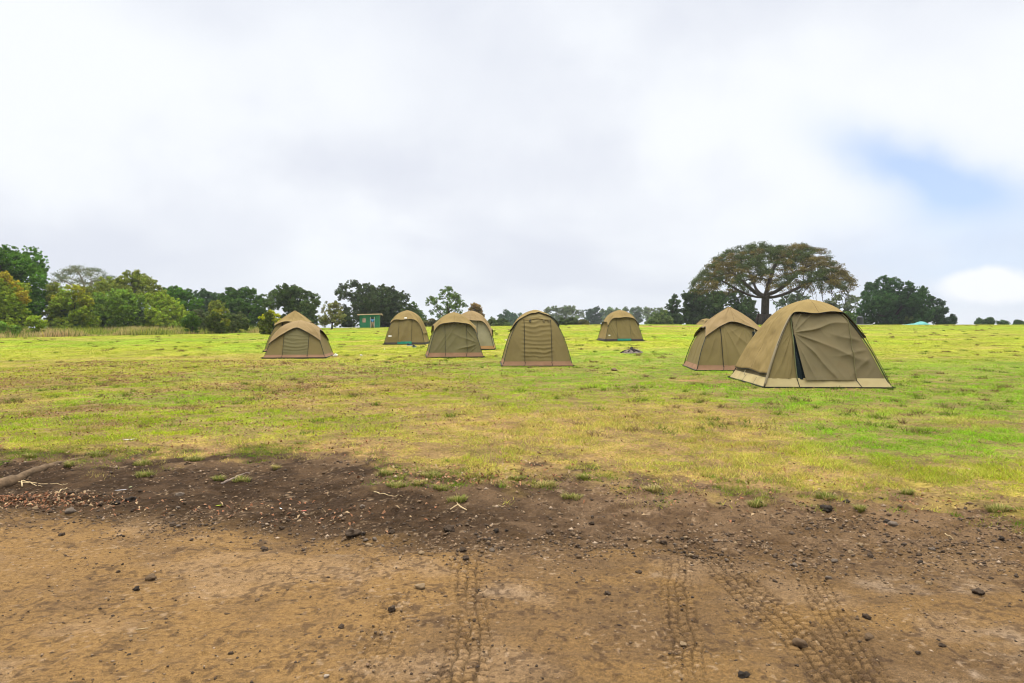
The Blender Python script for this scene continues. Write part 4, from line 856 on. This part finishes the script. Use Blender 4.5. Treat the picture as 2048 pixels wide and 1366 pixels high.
    for D, bl, pal, lab in ((270, [(1000, 634, 6), (1012, 628, 7), (1025, 630, 7), (1036, 634, 7), (1048, 636, 6), (1010, 642, 9), (1032, 643, 9), (1020, 650, 10)], [(.05, .09, .055)], 'far bluish tree clump left of the tall frontal tent'),
                            (290, [(1096, 622, 8), (1108, 617, 7), (1122, 620, 7), (1136, 616, 5), (1146, 620, 8), (1160, 628, 8), (1100, 636, 12), (1122, 634, 12), (1145, 638, 12), (1110, 650, 12), (1140, 650, 12)], [(.10, .12, .06)], 'far grey green wood with a ragged top right of the frontal tent'),
                            (300, [(1178, 624, 7), (1190, 620, 7), (1200, 628, 6), (1180, 638, 9), (1195, 640, 9), (1188, 650, 10)], [(.035, .06, .045)], 'far dark blue green tree left of the small far tent'),
                            (330, [(1206, 622, 5), (1220, 622, 6), (1235, 621, 6), (1212, 634, 9), (1230, 634, 10), (1220, 648, 12)], [(.10, .13, .07)], 'far pale tree just behind the small far tent'),
                            (330, [(1250, 621, 6), (1266, 622, 6), (1280, 620, 5), (1255, 634, 10), (1275, 634, 10), (1265, 648, 12)], [(.08, .11, .06)], 'far tree right of the small far tent'),
                            (320, [(1292, 620, 6), (1306, 622, 6), (1320, 621, 6), (1330, 624, 6), (1298, 634, 10), (1318, 634, 10), (1305, 648, 12)], [(.10, .12, .065)], 'far pale trees left of the dark grove'),
                            ):
        tree('distant_tree', lab, D, bl, pal, 3.2, FAR, lpx=1.1)
    tree('shrub', 'light green leafy shrub at the left end of the dark grove', 118, [(1300, 643, 8), (1312, 634, 9), (1326, 628, 8), (1322, 642, 11), (1336, 640, 10)], [(.11, .14, .055), (.08, .11, .04)], 3, FT, bush=True)
    tree('broadleaf_tree', 'small pointed dark tree at the left end of the grove', 124, [(1349, 592, 5), (1345, 601, 7), (1354, 606, 8), (1338, 613, 7), (1350, 622, 13), (1336, 632, 10), (1352, 640, 12)], [(.04, .062, .028)], 3, FT)
    tree('broadleaf_tree', 'dark grove tree under the left edge of the acacia crown', 128, [(1372, 592, 9), (1384, 586, 8), (1396, 590, 10), (1380, 604, 15), (1400, 606, 15), (1375, 626, 16), (1400, 630, 17), (1388, 645, 14)], [(.04, .062, .022), (.028, .042, .018)], 3.4, FT)
    tree('broadleaf_tree', 'green grove tree behind the left side of the peaked tent', 130, [(1415, 590, 8), (1428, 592, 10), (1443, 590, 9), (1425, 608, 15), (1445, 608, 15), (1422, 630, 17), (1445, 632, 16), (1435, 646, 14)], [(.055, .085, .022), (.03, .046, .018)], 3.4, FT)
    tree('broadleaf_tree', 'dark grove tree just left of the acacia trunk', 132, [(1462, 590, 9), (1478, 588, 9), (1493, 596, 9), (1505, 608, 9), (1470, 606, 15), (1490, 612, 14), (1468, 630, 16), (1490, 632, 15), (1508, 628, 10), (1475, 646, 13)], [(.045, .068, .02), (.028, .042, .018)], 3.4, FT)
    tree('broadleaf_tree', 'loose dark tree seen right of the acacia trunk', 165, [(1556, 606, 7), (1568, 598, 8), (1582, 594, 8), (1596, 592, 8), (1612, 596, 8), (1560, 620, 9), (1585, 610, 12), (1605, 612, 11), (1558, 634, 10), (1575, 630, 12), (1600, 630, 13)], [(.045, .065, .025)], 2.1, FT)
    tree('broadleaf_tree', 'thin grey tree between the largest tent and the dense round tree', 138, [(1655, 605, 6), (1668, 600, 6), (1682, 596, 7), (1690, 586, 4), (1700, 596, 7), (1712, 600, 8), (1672, 614, 11), (1695, 614, 12), (1712, 622, 11), (1690, 634, 13), (1712, 640, 10), (1665, 630, 11)], [(.085, .095, .05), (.05, .065, .03)], 2.2, FT)
    tree('bush', 'low green bush behind the right shoulder of the largest tent', 112, [(1698, 632, 9), (1708, 638, 8), (1690, 640, 9)], [(.08, .12, .03)], 3.4, FT, bush=True, cat='bush')
    tree('broadleaf_tree', 'dense round dark green tree right of the largest tent', 120, [(1758, 564, 6), (1770, 558, 8), (1783, 562, 8), (1748, 572, 8), (1797, 568, 9), (1812, 576, 9), (1826, 578, 8), (1837, 590, 8), (1738, 582, 8), (1728, 592, 8), (1765, 580, 16), (1790, 588, 18), (1818, 596, 15), (1742, 602, 16), (1770, 606, 20), (1800, 614, 22), (1832, 612, 13), (1845, 622, 10), (1735, 624, 16), (1762, 632, 20), (1795, 638, 18), (1825, 634, 18), (1848, 638, 11), (1738, 642, 12), (1780, 598, 8, 1), (1765, 596, 8, 1), (1820, 640, 8, 1)], [(.036, .075, .024), (.085, .12, .03)], 3.5, FT)
    tree('broadleaf_tree', 'thin dark tree attached to the right flank of the dense round tree', 126, [(1855, 594, 5), (1863, 600, 7), (1876, 604, 6), (1886, 606, 5), (1890, 618, 6), (1870, 616, 9), (1882, 630, 8), (1864, 634, 10), (1878, 642, 9), (1892, 640, 5)], [(.03, .055, .026)], 2.6, FT)
    tree('broadleaf_tree', 'smallest dark tree at the right end of the tree line', 126, [(1905, 632, 4), (1900, 637, 4), (1910, 638, 5), (1904, 644, 5)], [(.025, .05, .022)], 3, FT)
    for px, py, r, D, l in ((1960, 643, 6, 128, 'left one of the low bushes on the right skyline'), (1977, 643, 7, 128, 'middle one of the low bushes on the right skyline'), (2005, 646, 5, 132, 'flat bush on the right skyline'), (2036, 646, 5, 135, 'last pale bush at the right edge of the skyline')):
        tree('bush', l, D, [(px, py, r), (px - r, py + 1, r * .8), (px + r, py + 1, r * .8), (px, py - r * .6, r * .5)], [(.05, .085, .04)], 2.5, 'low bushes on the right skyline', bush=True, cat='bush')
trees(); print('tree leaves', NLEAF)
def tall_grass():
    n = 110000; u = RNG.uniform(-.86, -.33, n); q = RNG.uniform(0, 1, n)
    y = 52 + (u + .82) * 30 + q * 16; x = u * y
    dens = sm(.3, .6, fbm(x * .25, y * .25, 3, 171)) * .75 + .25; k = RNG.uniform(0, 1, n) < dens * (1 - sm(-.42, -.34, u) * .7); x, y = x[k], y[k]; n = len(x)
    t = fbm(x * .35, y * .3, 3, 175); c = mixc(C(.55, .43, .18) + 0 * x[:, None], C(.30, .35, .05), sm(.42, .6, t)); c = mixc(c, C(.50, .31, .2), sm(.55, .7, fbm(x * .3, y * .3, 3, 181)) * .6)
    r = RNG.uniform(0, 1, n); c = np.where((r < .25)[:, None], C(.10, .15, .02), c); c = np.where((r > .98)[:, None], C(.5, .42, .02), c); c = c * RNG.uniform(.7, 1.25, n)[:, None]
    h = .68 * RNG.uniform(.15, .9, n) ** 1.2 * (.25 + 1.2 * sm(.35, .65, fbm(x * .45, y * .3, 4, 191))); o = blades_obj('tall_grass', x, y, h, RNG.uniform(.03, .07, n), c, .5)
    tag(o, 'straw and green long grass in front of the left thicket', 'long grass', kind='stuff')
tall_grass(); grass(); litter(); gravel(); stones(); small_stuff()

# ------------------------------------------------------------------ hut, person, far things
def hut():
    D = 97; k = D / F; x = (740 - 1024) * k; z = G(x, D); r = empty('green_hut', (x, D, z), .16, label='small green hut with cream roof edge and open doorway under the largest dark tree', cat='hut')
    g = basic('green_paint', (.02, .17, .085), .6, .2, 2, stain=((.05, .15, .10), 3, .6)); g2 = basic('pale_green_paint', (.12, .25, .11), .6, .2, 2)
    W, H_, dp = 1.38, 1.78, 1.1; dx0, dx1, dh = .12, .62, 1.45
    m = MB(); m.box(-W, dx0, -dp, -dp + .08, 0, H_); m.box(dx1, W, -dp, -dp + .08, 0, H_); m.box(dx0, dx1, -dp, -dp + .08, dh, H_); m.build('front_wall', g, r)
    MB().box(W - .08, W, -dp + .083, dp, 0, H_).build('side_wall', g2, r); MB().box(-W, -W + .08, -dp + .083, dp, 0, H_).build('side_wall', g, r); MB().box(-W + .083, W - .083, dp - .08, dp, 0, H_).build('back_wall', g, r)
    MB().add([(-W - .3, -dp - .25, H_ + .02), (W + .3, -dp - .25, H_ + .12), (W + .3, dp + .2, H_ - .02), (-W - .3, dp + .2, H_ - .10), (-W - .3, -dp - .25, H_ + .06), (W + .3, -dp - .25, H_ + .16), (W + .3, dp + .2, H_ + .03), (-W - .3, dp + .2, H_ - .05)],
             [(3, 2, 1, 0), (4, 5, 6, 7), (0, 1, 5, 4), (1, 2, 6, 5), (2, 3, 7, 6), (3, 0, 4, 7)]).build('roof', basic('rusty_sheet', (.16, .07, .045), .7, .3, 4), r)
    mf = basic('cream_board', (.55, .42, .27), .7, .15, 4); m = MB()
    m.add([(-W - .32, -dp - .29, H_ - .03), (W + .32, -dp - .29, H_ + .07), (W + .32, -dp - .253, H_ + .07), (-W - .32, -dp - .253, H_ - .03), (-W - .32, -dp - .29, H_ + .11), (W + .32, -dp - .29, H_ + .21), (W + .32, -dp - .253, H_ + .21), (-W - .32, -dp - .253, H_ + .11)], [(3, 2, 1, 0), (4, 5, 6, 7), (0, 1, 5, 4), (1, 2, 6, 5), (2, 3, 7, 6), (3, 0, 4, 7)])
    m.add([(W + .303, -dp - .25, H_ + .06), (W + .34, -dp - .25, H_ + .06), (W + .34, dp + .2, H_ - .08), (W + .303, dp + .2, H_ - .08), (W + .303, -dp - .25, H_ + .2), (W + .34, -dp - .25, H_ + .2), (W + .34, dp + .2, H_ + .06), (W + .303, dp + .2, H_ + .06)], [(3, 2, 1, 0), (4, 5, 6, 7), (0, 1, 5, 4), (1, 2, 6, 5), (2, 3, 7, 6), (3, 0, 4, 7)])
    m.build('fascia', mf, r)
    m = MB(); m.box(dx0 - .06, dx0 - .003, -dp - .03, -dp - .003, 0, dh + .05); m.box(dx1 + .003, dx1 + .06, -dp - .03, -dp - .003, 0, dh + .05); m.build('door_frame', M_WHITE, r)
    MB().box(-.98, -.55, -dp - .02, -dp - .003, .72, 1.3).build('notice_board', basic('pinkish_paper', (.42, .27, .24), .8, .4, 5), r)
    # person standing in the doorway
    c, s_ = math.cos(.16), math.sin(.16); lx, ly = .40, -1.22; px, py = x + c * lx - s_ * ly, D + s_ * lx + c * ly; pz = G(px, py)
    root = empty('person', (px, py, pz), .3, label='person in a blue shirt and light trousers standing in the hut doorway', cat='person')
    def skin(name, pts, edges, rad, mat):
        me = bpy.data.meshes.new(name); me.from_pydata(pts, edges, []); me.update(); o = bpy.data.objects.new(name, me); COL.objects.link(o); o.parent = root
        md = o.modifiers.new('s', 'SKIN'); sv = me.skin_vertices[0].data
        for i, q in enumerate(rad): sv[i].radius = (q, q)
        sv[0].use_root = True; s2 = o.modifiers.new('d', 'SUBSURF'); s2.levels = s2.render_levels = 2; me.materials.append(mat); return o
    kf = .84
    S = lambda L: [(a * kf, b * kf, h * kf) for a, b, h in L]
    pts = S([(0, 0, .95), (0, -.02, 1.15), (0, -.03, 1.38), (0, -.04, 1.5), (0, -.06, 1.62), (0, -.06, 1.72), (.10, 0, .90), (.12, -.03, .50), (.12, .02, .09), (.12, -.13, .04), (-.10, 0, .90), (-.12, -.02, .5), (-.12, .03, .09), (-.12, -.12, .04),
             (.2, -.02, 1.42), (.26, 0, 1.14), (.24, -.1, .90), (.235, -.15, .82), (-.2, -.02, 1.42), (-.26, 0, 1.14), (-.24, -.1, .90), (-.235, -.15, .82)])
    ed = [(0, 1), (1, 2), (2, 3), (3, 4), (4, 5), (0, 6), (6, 7), (7, 8), (8, 9), (0, 10), (10, 11), (11, 12), (12, 13), (2, 14), (14, 15), (15, 16), (16, 17), (2, 18), (18, 19), (19, 20), (20, 21)]
    rad = [.12, .12, .13, .05, .09, .07, .09, .06, .04, .035, .09, .06, .04, .035, .06, .042, .033, .03, .06, .042, .033, .03]
    skin('body', pts, ed, [q * kf for q in rad], basic('dark_skin', (.09, .045, .03), .6))
    skin('shirt', S([(0, 0, .92), (0, -.02, 1.15), (0, -.03, 1.40), (.2, -.02, 1.43), (.26, 0, 1.16), (-.2, -.02, 1.43), (-.26, 0, 1.16)]), [(0, 1), (1, 2), (2, 3), (3, 4), (2, 5), (5, 6)], [.17 * kf, .165 * kf, .165 * kf, .085 * kf, .07 * kf, .085 * kf, .07 * kf], basic('blue_shirt', (.10, .28, .62), .8))
    skin('trousers', S([(0, 0, .93), (.10, 0, .85), (.12, -.03, .50), (.12, .02, .12), (-.10, 0, .85), (-.12, -.02, .5), (-.12, .03, .12)]), [(0, 1), (1, 2), (2, 3), (0, 4), (4, 5), (5, 6)], [q * kf for q in (.13, .105, .085, .07, .105, .085, .07)], basic('sand_trousers', (.42, .30, .2), .8))
hut()
def far_things():
    # building behind the acacia trunk
    D = 160; k = D / F; x = (1520 - 1024) * k; z0 = G(x, D); ze = EYE - (643 - HY) * k; zr = EYE - (631 - HY) * k; W = 34 * k; d = 3.5
    r = empty('building', (x, D, z0), 0, label='pale building with light green hipped roof behind the acacia trunk', cat='building')
    MB().box(-W + .3, W - .3, -d + .3, d - .3, -1.5, ze - z0).build('wall', basic('whitewash', (.62, .60, .52), .8, .1), r)
    a, b = ze - z0 + .03, zr - z0
    MB().add([(-W, -d, a), (W, -d, a), (W, d, a), (-W, d, a), (-W * .55, 0, b), (W * .35, 0, b), (-W, -d, a - .12), (W, -d, a - .12), (W, d, a - .12), (-W, d, a - .12)], [(0, 1, 5, 4), (1, 2, 5), (2, 3, 4, 5), (3, 0, 4), (0, 6, 7, 1), (1, 7, 8, 2), (2, 8, 9, 3), (3, 9, 6, 0), (6, 9, 8, 7)]).build('roof', basic('pale_green_sheet', (.36, .52, .34), .5, .08, .6), r)
    # water tank
    D = 104; k = D / F; x = (1720 - 1024) * k; z = G(x, D); r = empty('water_tank', (x, D, z + .02), label='black plastic water tank on a concrete slab right of the largest tent', cat='water tank')
    V = []; f = []; n = 28; pr = [(.44, 0), (.45, .02)]
    for i in range(7): q = .1 + i * .13; pr += [(.45, q), (.47, q + .03), (.47, q + .06), (.45, q + .09)]
    pr += [(.44, 1.04), (.36, 1.12), (.2, 1.17), (.19, 1.17), (.19, 1.24), (0.01, 1.25)]
    for rr, h in pr:
        for j in range(n): V.append((rr * math.cos(j * 6.2832 / n), rr * math.sin(j * 6.2832 / n), h + .10))
    for i in range(len(pr) - 1):
        for j in range(n): f.append((i * n + j, i * n + (j + 1) % n, (i + 1) * n + (j + 1) % n, (i + 1) * n + j))
    mesh('tank', V, f, basic('black_plastic', (.015, .017, .026), .35, .1, spec=.5), r); MB().box(-1.4, 1.6, -.7, .7, -.15, .10).build('slab', basic('concrete', (.4, .4, .38), .9), r)
    # teal tarp tent
    D = 103; k = D / F; x = (1834 - 1024) * k; z = G(x, D); n = 40
    U, Vv = np.meshgrid(np.linspace(-1, 1, n), np.linspace(-1, 1, 20), indexing='ij')
    h = np.maximum(0, 1 - np.abs(U) ** 1.6) ** .8 * .22 + .34 * np.exp(-((U - .38) / .30) ** 2) * 1.0; h = h * (1 - Vv ** 2) ** .6 * (1 - U ** 8) + .01 * vnoise(U * 9, Vv * 6, 3)
    tag(mesh('tarp', np.stack([U * 1.75, Vv * 1.3, h - .02], -1).reshape(-1, 3), grid_faces(n, 20), basic('teal_tarp', (.09, .30, .27), .6, .1, 2), loc=(x, D, z)), 'collapsed turquoise tent lying on the ridge at right', 'tarp')
    # small far tan tent
    t = mk((1413 - 1024) / F * 96, 96, .3, 1.1, .86, ROUND, 'tiny tan tent far off on the ridge behind the peaked tent'); t.walls(FLY, 30, 24); t.fly(FLY, (.7, .7, .7, .7), (.2, .2, .2, .2), 8, .04, .05, .02, seed=3); TENT_SPOTS.pop()
    # burnt heap
    x, y = ground_at(1263, 706); r = empty('campfire_heap', (x, y, G(x, y)), 0, label='low dark heap of charred wood and grey ash on the grass', cat='campfire heap')
    U, Vv = np.meshgrid(np.linspace(-1, 1, 60), np.linspace(-1, 1, 40), indexing='ij'); rr = np.clip(1 - np.hypot(U, Vv), 0, 1)
    hh = .20 * rr ** .7 * (.6 + .8 * ridge(U * 2.3 + .4, Vv * 2.3, 3, 14)); hh = np.where(rr > 0, hh, -.02)
    mesh('ash_mound', np.stack([U * .53, Vv * .38, hh], -1).reshape(-1, 3), grid_faces(60, 40), basic('ash', (.16, .13, .11), .95, .4, 12, .01, 40, stain=((.015, .012, .01), 5, 1.0)), r)
    ch = basic('charred_wood', (.014, .011, .009), .8, .4, 20, .005, 60); tn = basic('weathered_wood', (.24, .19, .14), .9, .3, 20, .005, 60)
    for a0, b0, rad, mt in (((-.5, -.12, .02), (-.05, .02, .22), .035, ch), ((.08, -.25, .03), (-.02, .05, .33), .05, ch), ((-.2, -.26, .04), (.05, .0, .25), .04, ch), ((.48, -.1, .03), (.1, .05, .24), .035, tn), ((.35, -.22, .03), (.08, -.02, .22), .03, ch), ((-.33, -.22, .04), (-.08, -.02, .17), .03, tn), ((0, .2, .05), (.02, 0, .36), .06, ch)):
        a0, b0 = np.array(a0), np.array(b0) * [1.3, 1, .62] + [0, 0, .02]; MB().tube([a0, (a0 + b0) / 2 + [0, 0, .02], b0], [rad, rad * 1.1, rad * .8], 8).build('log', mt, r, True)
    # shoes
    sole = basic('pale_sole', (.45, .55, .6), .6); up = basic('dark_shoe', (.02, .03, .05), .6)
    for i, (px, py, rz, l) in enumerate(((819, 692, .2, 'left shoe of the dark pair lying before the tent with green groundsheet'), (829, 695, 1.0, 'right shoe of the dark pair lying before the tent with green groundsheet'))):
        x, y = ground_at(px, py); r = empty('shoe', (x, y, G(x, y) + .01), rz, label=l, cat='shoe', group='dark shoes beside a tent')
        n = 18; V = []; f = []
        for j in range(n):
            t = j / (n - 1); w = .045 * (math.sin(math.pi * min(.98, t * .94 + .03)) ** .45) * (1 - .15 * math.sin(t * 9)); top = .05 + .055 * (1 - sm(.35, .6, t)) ; op = 0
            for a in np.linspace(0, math.pi, 9): V.append(((t - .5) * .29, w * math.cos(a), .03 + float(top) * math.sin(a) ** .7))
        for j in range(n - 1):
            for q in range(8): f.append((j * 9 + q, j * 9 + q + 1, j * 9 + 10 + q, j * 9 + 9 + q))
        mesh('upper', V, f, up, r)
        V = []; f = []
        for h in (0, .03):
            for j in range(28): a = j * 6.2832 / 28; V.append((.152 * math.cos(a), .052 * math.sin(a) * (1 + .12 * math.cos(a)), h))
        f = [tuple(range(28))[::-1], tuple(range(28, 56))] + [(j, (j + 1) % 28, 28 + (j + 1) % 28, 28 + j) for j in range(28)]; mesh('sole', V, f, sole, r, smooth=False)
    # white litter
    for px, py, s, l in ((671, 713, .085, 'crumpled white bag lying against the right corner of the low tent'), (722, 712, .05, 'small white scrap on the grass between two tents'), (769, 699, .03, 'tiny white scrap in the grass below the far tent with shoes')):
        x, y = ground_at(px, py); me = stone_mesh(31 + int(s * 100), .7); me.materials.append(M_WHITE); o = bpy.data.objects.new('plastic_bag' if s > .06 else 'paper_scrap', me); COL.objects.link(o); o.location = (x, y, G(x, y) + s * .5); o.scale = (s, s, s * .8); tag(o, l, 'bag' if s > .06 else 'scrap')
far_things()

# ------------------------------------------------------------------ sky, sun, camera
SUN_EL, SUN_AZ = math.radians(62), math.radians(-25)      # azimuth from +Y towards +X
def world():
    w = bpy.data.worlds.new('World'); SC.world = w; w.use_nodes = True; nt = w.node_tree; nt.nodes.clear(); L = nt.links.new
    out = N(nt, 'ShaderNodeOutputWorld'); bg = N(nt, 'ShaderNodeBackground'); L(bg.outputs[0], out.inputs[0])
    sky = N(nt, 'ShaderNodeTexSky', sky_type='NISHITA'); sky.sun_disc = False; sky.sun_elevation = SUN_EL; sky.sun_rotation = SUN_AZ; sky.altitude = 2200
    def M(op, a, b=None, c=None, cl=False):
        n = N(nt, 'ShaderNodeMath', operation=op); n.use_clamp = cl
        for i, v in enumerate((a, b, c)):
            if v is None: continue
            if isinstance(v, (int, float)): n.inputs[i].default_value = v
            else: L(v, n.inputs[i])
        return n.outputs[0]
    tc = N(nt, 'ShaderNodeTexCoord'); sp = N(nt, 'ShaderNodeSeparateXYZ'); L(tc.outputs['Generated'], sp.inputs[0]); x, y, z = sp.outputs
    az = M('ARCTAN2', x, y); el = M('ARCSINE', z)
    zc = M('ADD', M('MAXIMUM', z, 0.0), .22); cv = N(nt, 'ShaderNodeCombineXYZ'); L(M('DIVIDE', x, zc), cv.inputs[0]); L(M('DIVIDE', y, zc), cv.inputs[1])
    def noise(vec, s, det, r=.5, off=0, dist=0):
        n = N(nt, 'ShaderNodeTexNoise'); n.inputs['Scale'].default_value = s; n.inputs['Detail'].default_value = det; n.inputs['Roughness'].default_value = r; n.inputs['Distortion'].default_value = dist
        a = N(nt, 'ShaderNodeVectorMath', operation='ADD'); L(vec, a.inputs[0]); a.inputs[1].default_value = (off, off * .7, off * .3); L(a.outputs[0], n.inputs['Vector']); return n.outputs[0]
    n1 = noise(cv.outputs[0], .75, 6, .45, 3.1, .3); n2 = noise(tc.outputs['Generated'], 3.2, 7, .5, 1.7); n3 = noise(tc.outputs['Generated'], 9, 6, .5, 5.2)
    def blobn(px, py, sx, sy, j=.10, tilt=0):
        a0 = math.atan((px - 1024) / F); e0 = math.atan((HY - py) / math.hypot(F, px - 1024))
        da = M('ADD', M('SUBTRACT', az, a0), M('MULTIPLY', M('SUBTRACT', n2, .5), j)); de = M('ADD', M('SUBTRACT', el, e0), M('MULTIPLY', M('SUBTRACT', n3, .5), j * .6))
        de = M('ADD', de, M('MULTIPLY', da, tilt))
        q = M('ADD', M('POWER', M('ABSOLUTE', M('DIVIDE', da, sx / F)), 2), M('POWER', M('ABSOLUTE', M('DIVIDE', de, sy / F)), 2)); return M('EXPONENT', M('MULTIPLY', q, -1))
    def mix(f, a, b):
        m = N(nt, 'ShaderNodeMix', data_type='RGBA'); L(f, m.inputs[0]) if not isinstance(f, float) else setattr(m.inputs[0], 'default_value', f)
        for i, v in ((6, a), (7, b)):
            if isinstance(v, tuple): m.inputs[i].default_value = (*v, 1)
            else: L(v, m.inputs[i])
        return m.outputs[2]
    def mr(v, a, b, c=0., d=1.):
        n = N(nt, 'ShaderNodeMapRange', interpolation_type='SMOOTHSTEP'); L(v, n.inputs[0])
        for i, q in enumerate((a, b, c, d)): n.inputs[i + 1].default_value = q
        return n.outputs[0]
    # cloud deck tones: thin bright parts and thicker lavender grey parts
    t = M('ADD', M('MULTIPLY', mr(n1, .35, .65), .55), M('ADD', M('MULTIPLY', mr(n2, .3, .7), .42), M('MULTIPLY', M('SUBTRACT', n3, .5), .35)))
    t = M('ADD', t, M('MULTIPLY', blobn(870, 90, 330, 170, .3), -.25)); t = M('ADD', t, M('MULTIPLY', blobn(960, 370, 420, 90, .3), -.22))
    t = M('ADD', t, M('MULTIPLY', blobn(350, 470, 500, 80, .3), -.15))
    t = M('ADD', t, M('MULTIPLY', blobn(1750, 130, 450, 130, .3), .5)); t = M('ADD', t, M('MULTIPLY', blobn(250, 130, 420, 180, .3), .35)); t = M('ADD', t, M('MULTIPLY', blobn(760, 480, 160, 70, .3), .3))
    c = mix(mr(t, .05, .95), (.72, .752, .835), (.885, .915, .955))
    c = mix(mr(el, .16, 0., 0., .35), c, (.70, .745, .81))
    # openings
    sk = N(nt, 'ShaderNodeVectorMath', operation='SCALE'); L(sky.outputs[0], sk.inputs[0]); sk.inputs['Scale'].default_value = .14
    op = M('MULTIPLY', blobn(1835, 322, 120, 46, .12, .42), .85); op = M('ADD', op, M('MULTIPLY', blobn(1950, 395, 120, 50, .12), .5))
    op = M('ADD', op, M('MULTIPLY', blobn(2010, 520, 250, 80, .25), .42)); op = M('MINIMUM', op, .85)
    pale = mix(.62, sk.outputs[0], (.50, .66, .96)); c = mix(op, c, pale)
    c = mix(M('MULTIPLY', mr(blobn(1965, 572, 85, 36, .10), .3, .7), .95), c, (.92, .94, .97))
    c = mix(mr(el, .45, 1.1), c, (.93, .92, .88))
    # the deck is brightened overhead, above the view, to add light on the ground
    g = mr(el, .45, 1.3, 1.0, 4.6); sc_ = N(nt, 'ShaderNodeVectorMath', operation='SCALE'); L(c, sc_.inputs[0]); L(g, sc_.inputs['Scale'])
    L(sc_.outputs[0], bg.inputs[0]); bg.inputs[1].default_value = 1.0
world()
sd = bpy.data.lights.new('sun', 'SUN'); sd.energy = 1.5; sd.angle = math.radians(14); sd.color = (1, .95, .87); so = bpy.data.objects.new('sun', sd); COL.objects.link(so)
dv = Vector((math.sin(SUN_AZ) * math.cos(SUN_EL), math.cos(SUN_AZ) * math.cos(SUN_EL), math.sin(SUN_EL))); so.rotation_euler = dv.to_track_quat('Z', 'Y').to_euler(); so.location = dv * 100
HAZE = 0.0003
if HAZE:
    m = bpy.data.materials.new('haze_air'); nt = nodes(m); out = N(nt, 'ShaderNodeOutputMaterial'); v = N(nt, 'ShaderNodeVolumePrincipled'); nt.links.new(v.outputs[0], out.inputs['Volume'])
    v.inputs['Color'].default_value = (.86, .90, .96, 1); v.inputs['Density'].default_value = HAZE; v.inputs['Anisotropy'].default_value = .2
    o = MB().box(-1700, 1700, -1700, 1700, -16, 22).build('haze', m); o['kind'] = 'stuff'
cd = bpy.data.cameras.new('camera'); cam = bpy.data.objects.new('camera', cd); COL.objects.link(cam); SC.camera = cam
cam.location = (0, 0, EYE); cam.rotation_euler = (math.pi / 2, 0, 0); cd.sensor_width = 36; cd.lens = 36 * F / 2048; cd.shift_y = -(683 - HY) / 2048; cd.clip_end = 6000; cd.clip_start = .05
SC.view_settings.view_transform = 'Standard'; SC.view_settings.look = 'None'; SC.view_settings.exposure = 0.12; SC.view_settings.gamma = 1
SC.render.engine = 'CYCLES'; SC.cycles.use_denoising = True
try: SC.cycles.denoiser = 'OPENIMAGEDENOISE'
except Exception: pass
SC.cycles.pixel_filter_type = 'BLACKMAN_HARRIS'; SC.cycles.filter_width = 1.1; SC.cycles.adaptive_threshold = 0.006; SC.cycles.max_bounces = 6; SC.cycles.diffuse_bounces = 3; SC.cycles.transparent_max_bounces = 4; SC.cycles.volume_bounces = 0
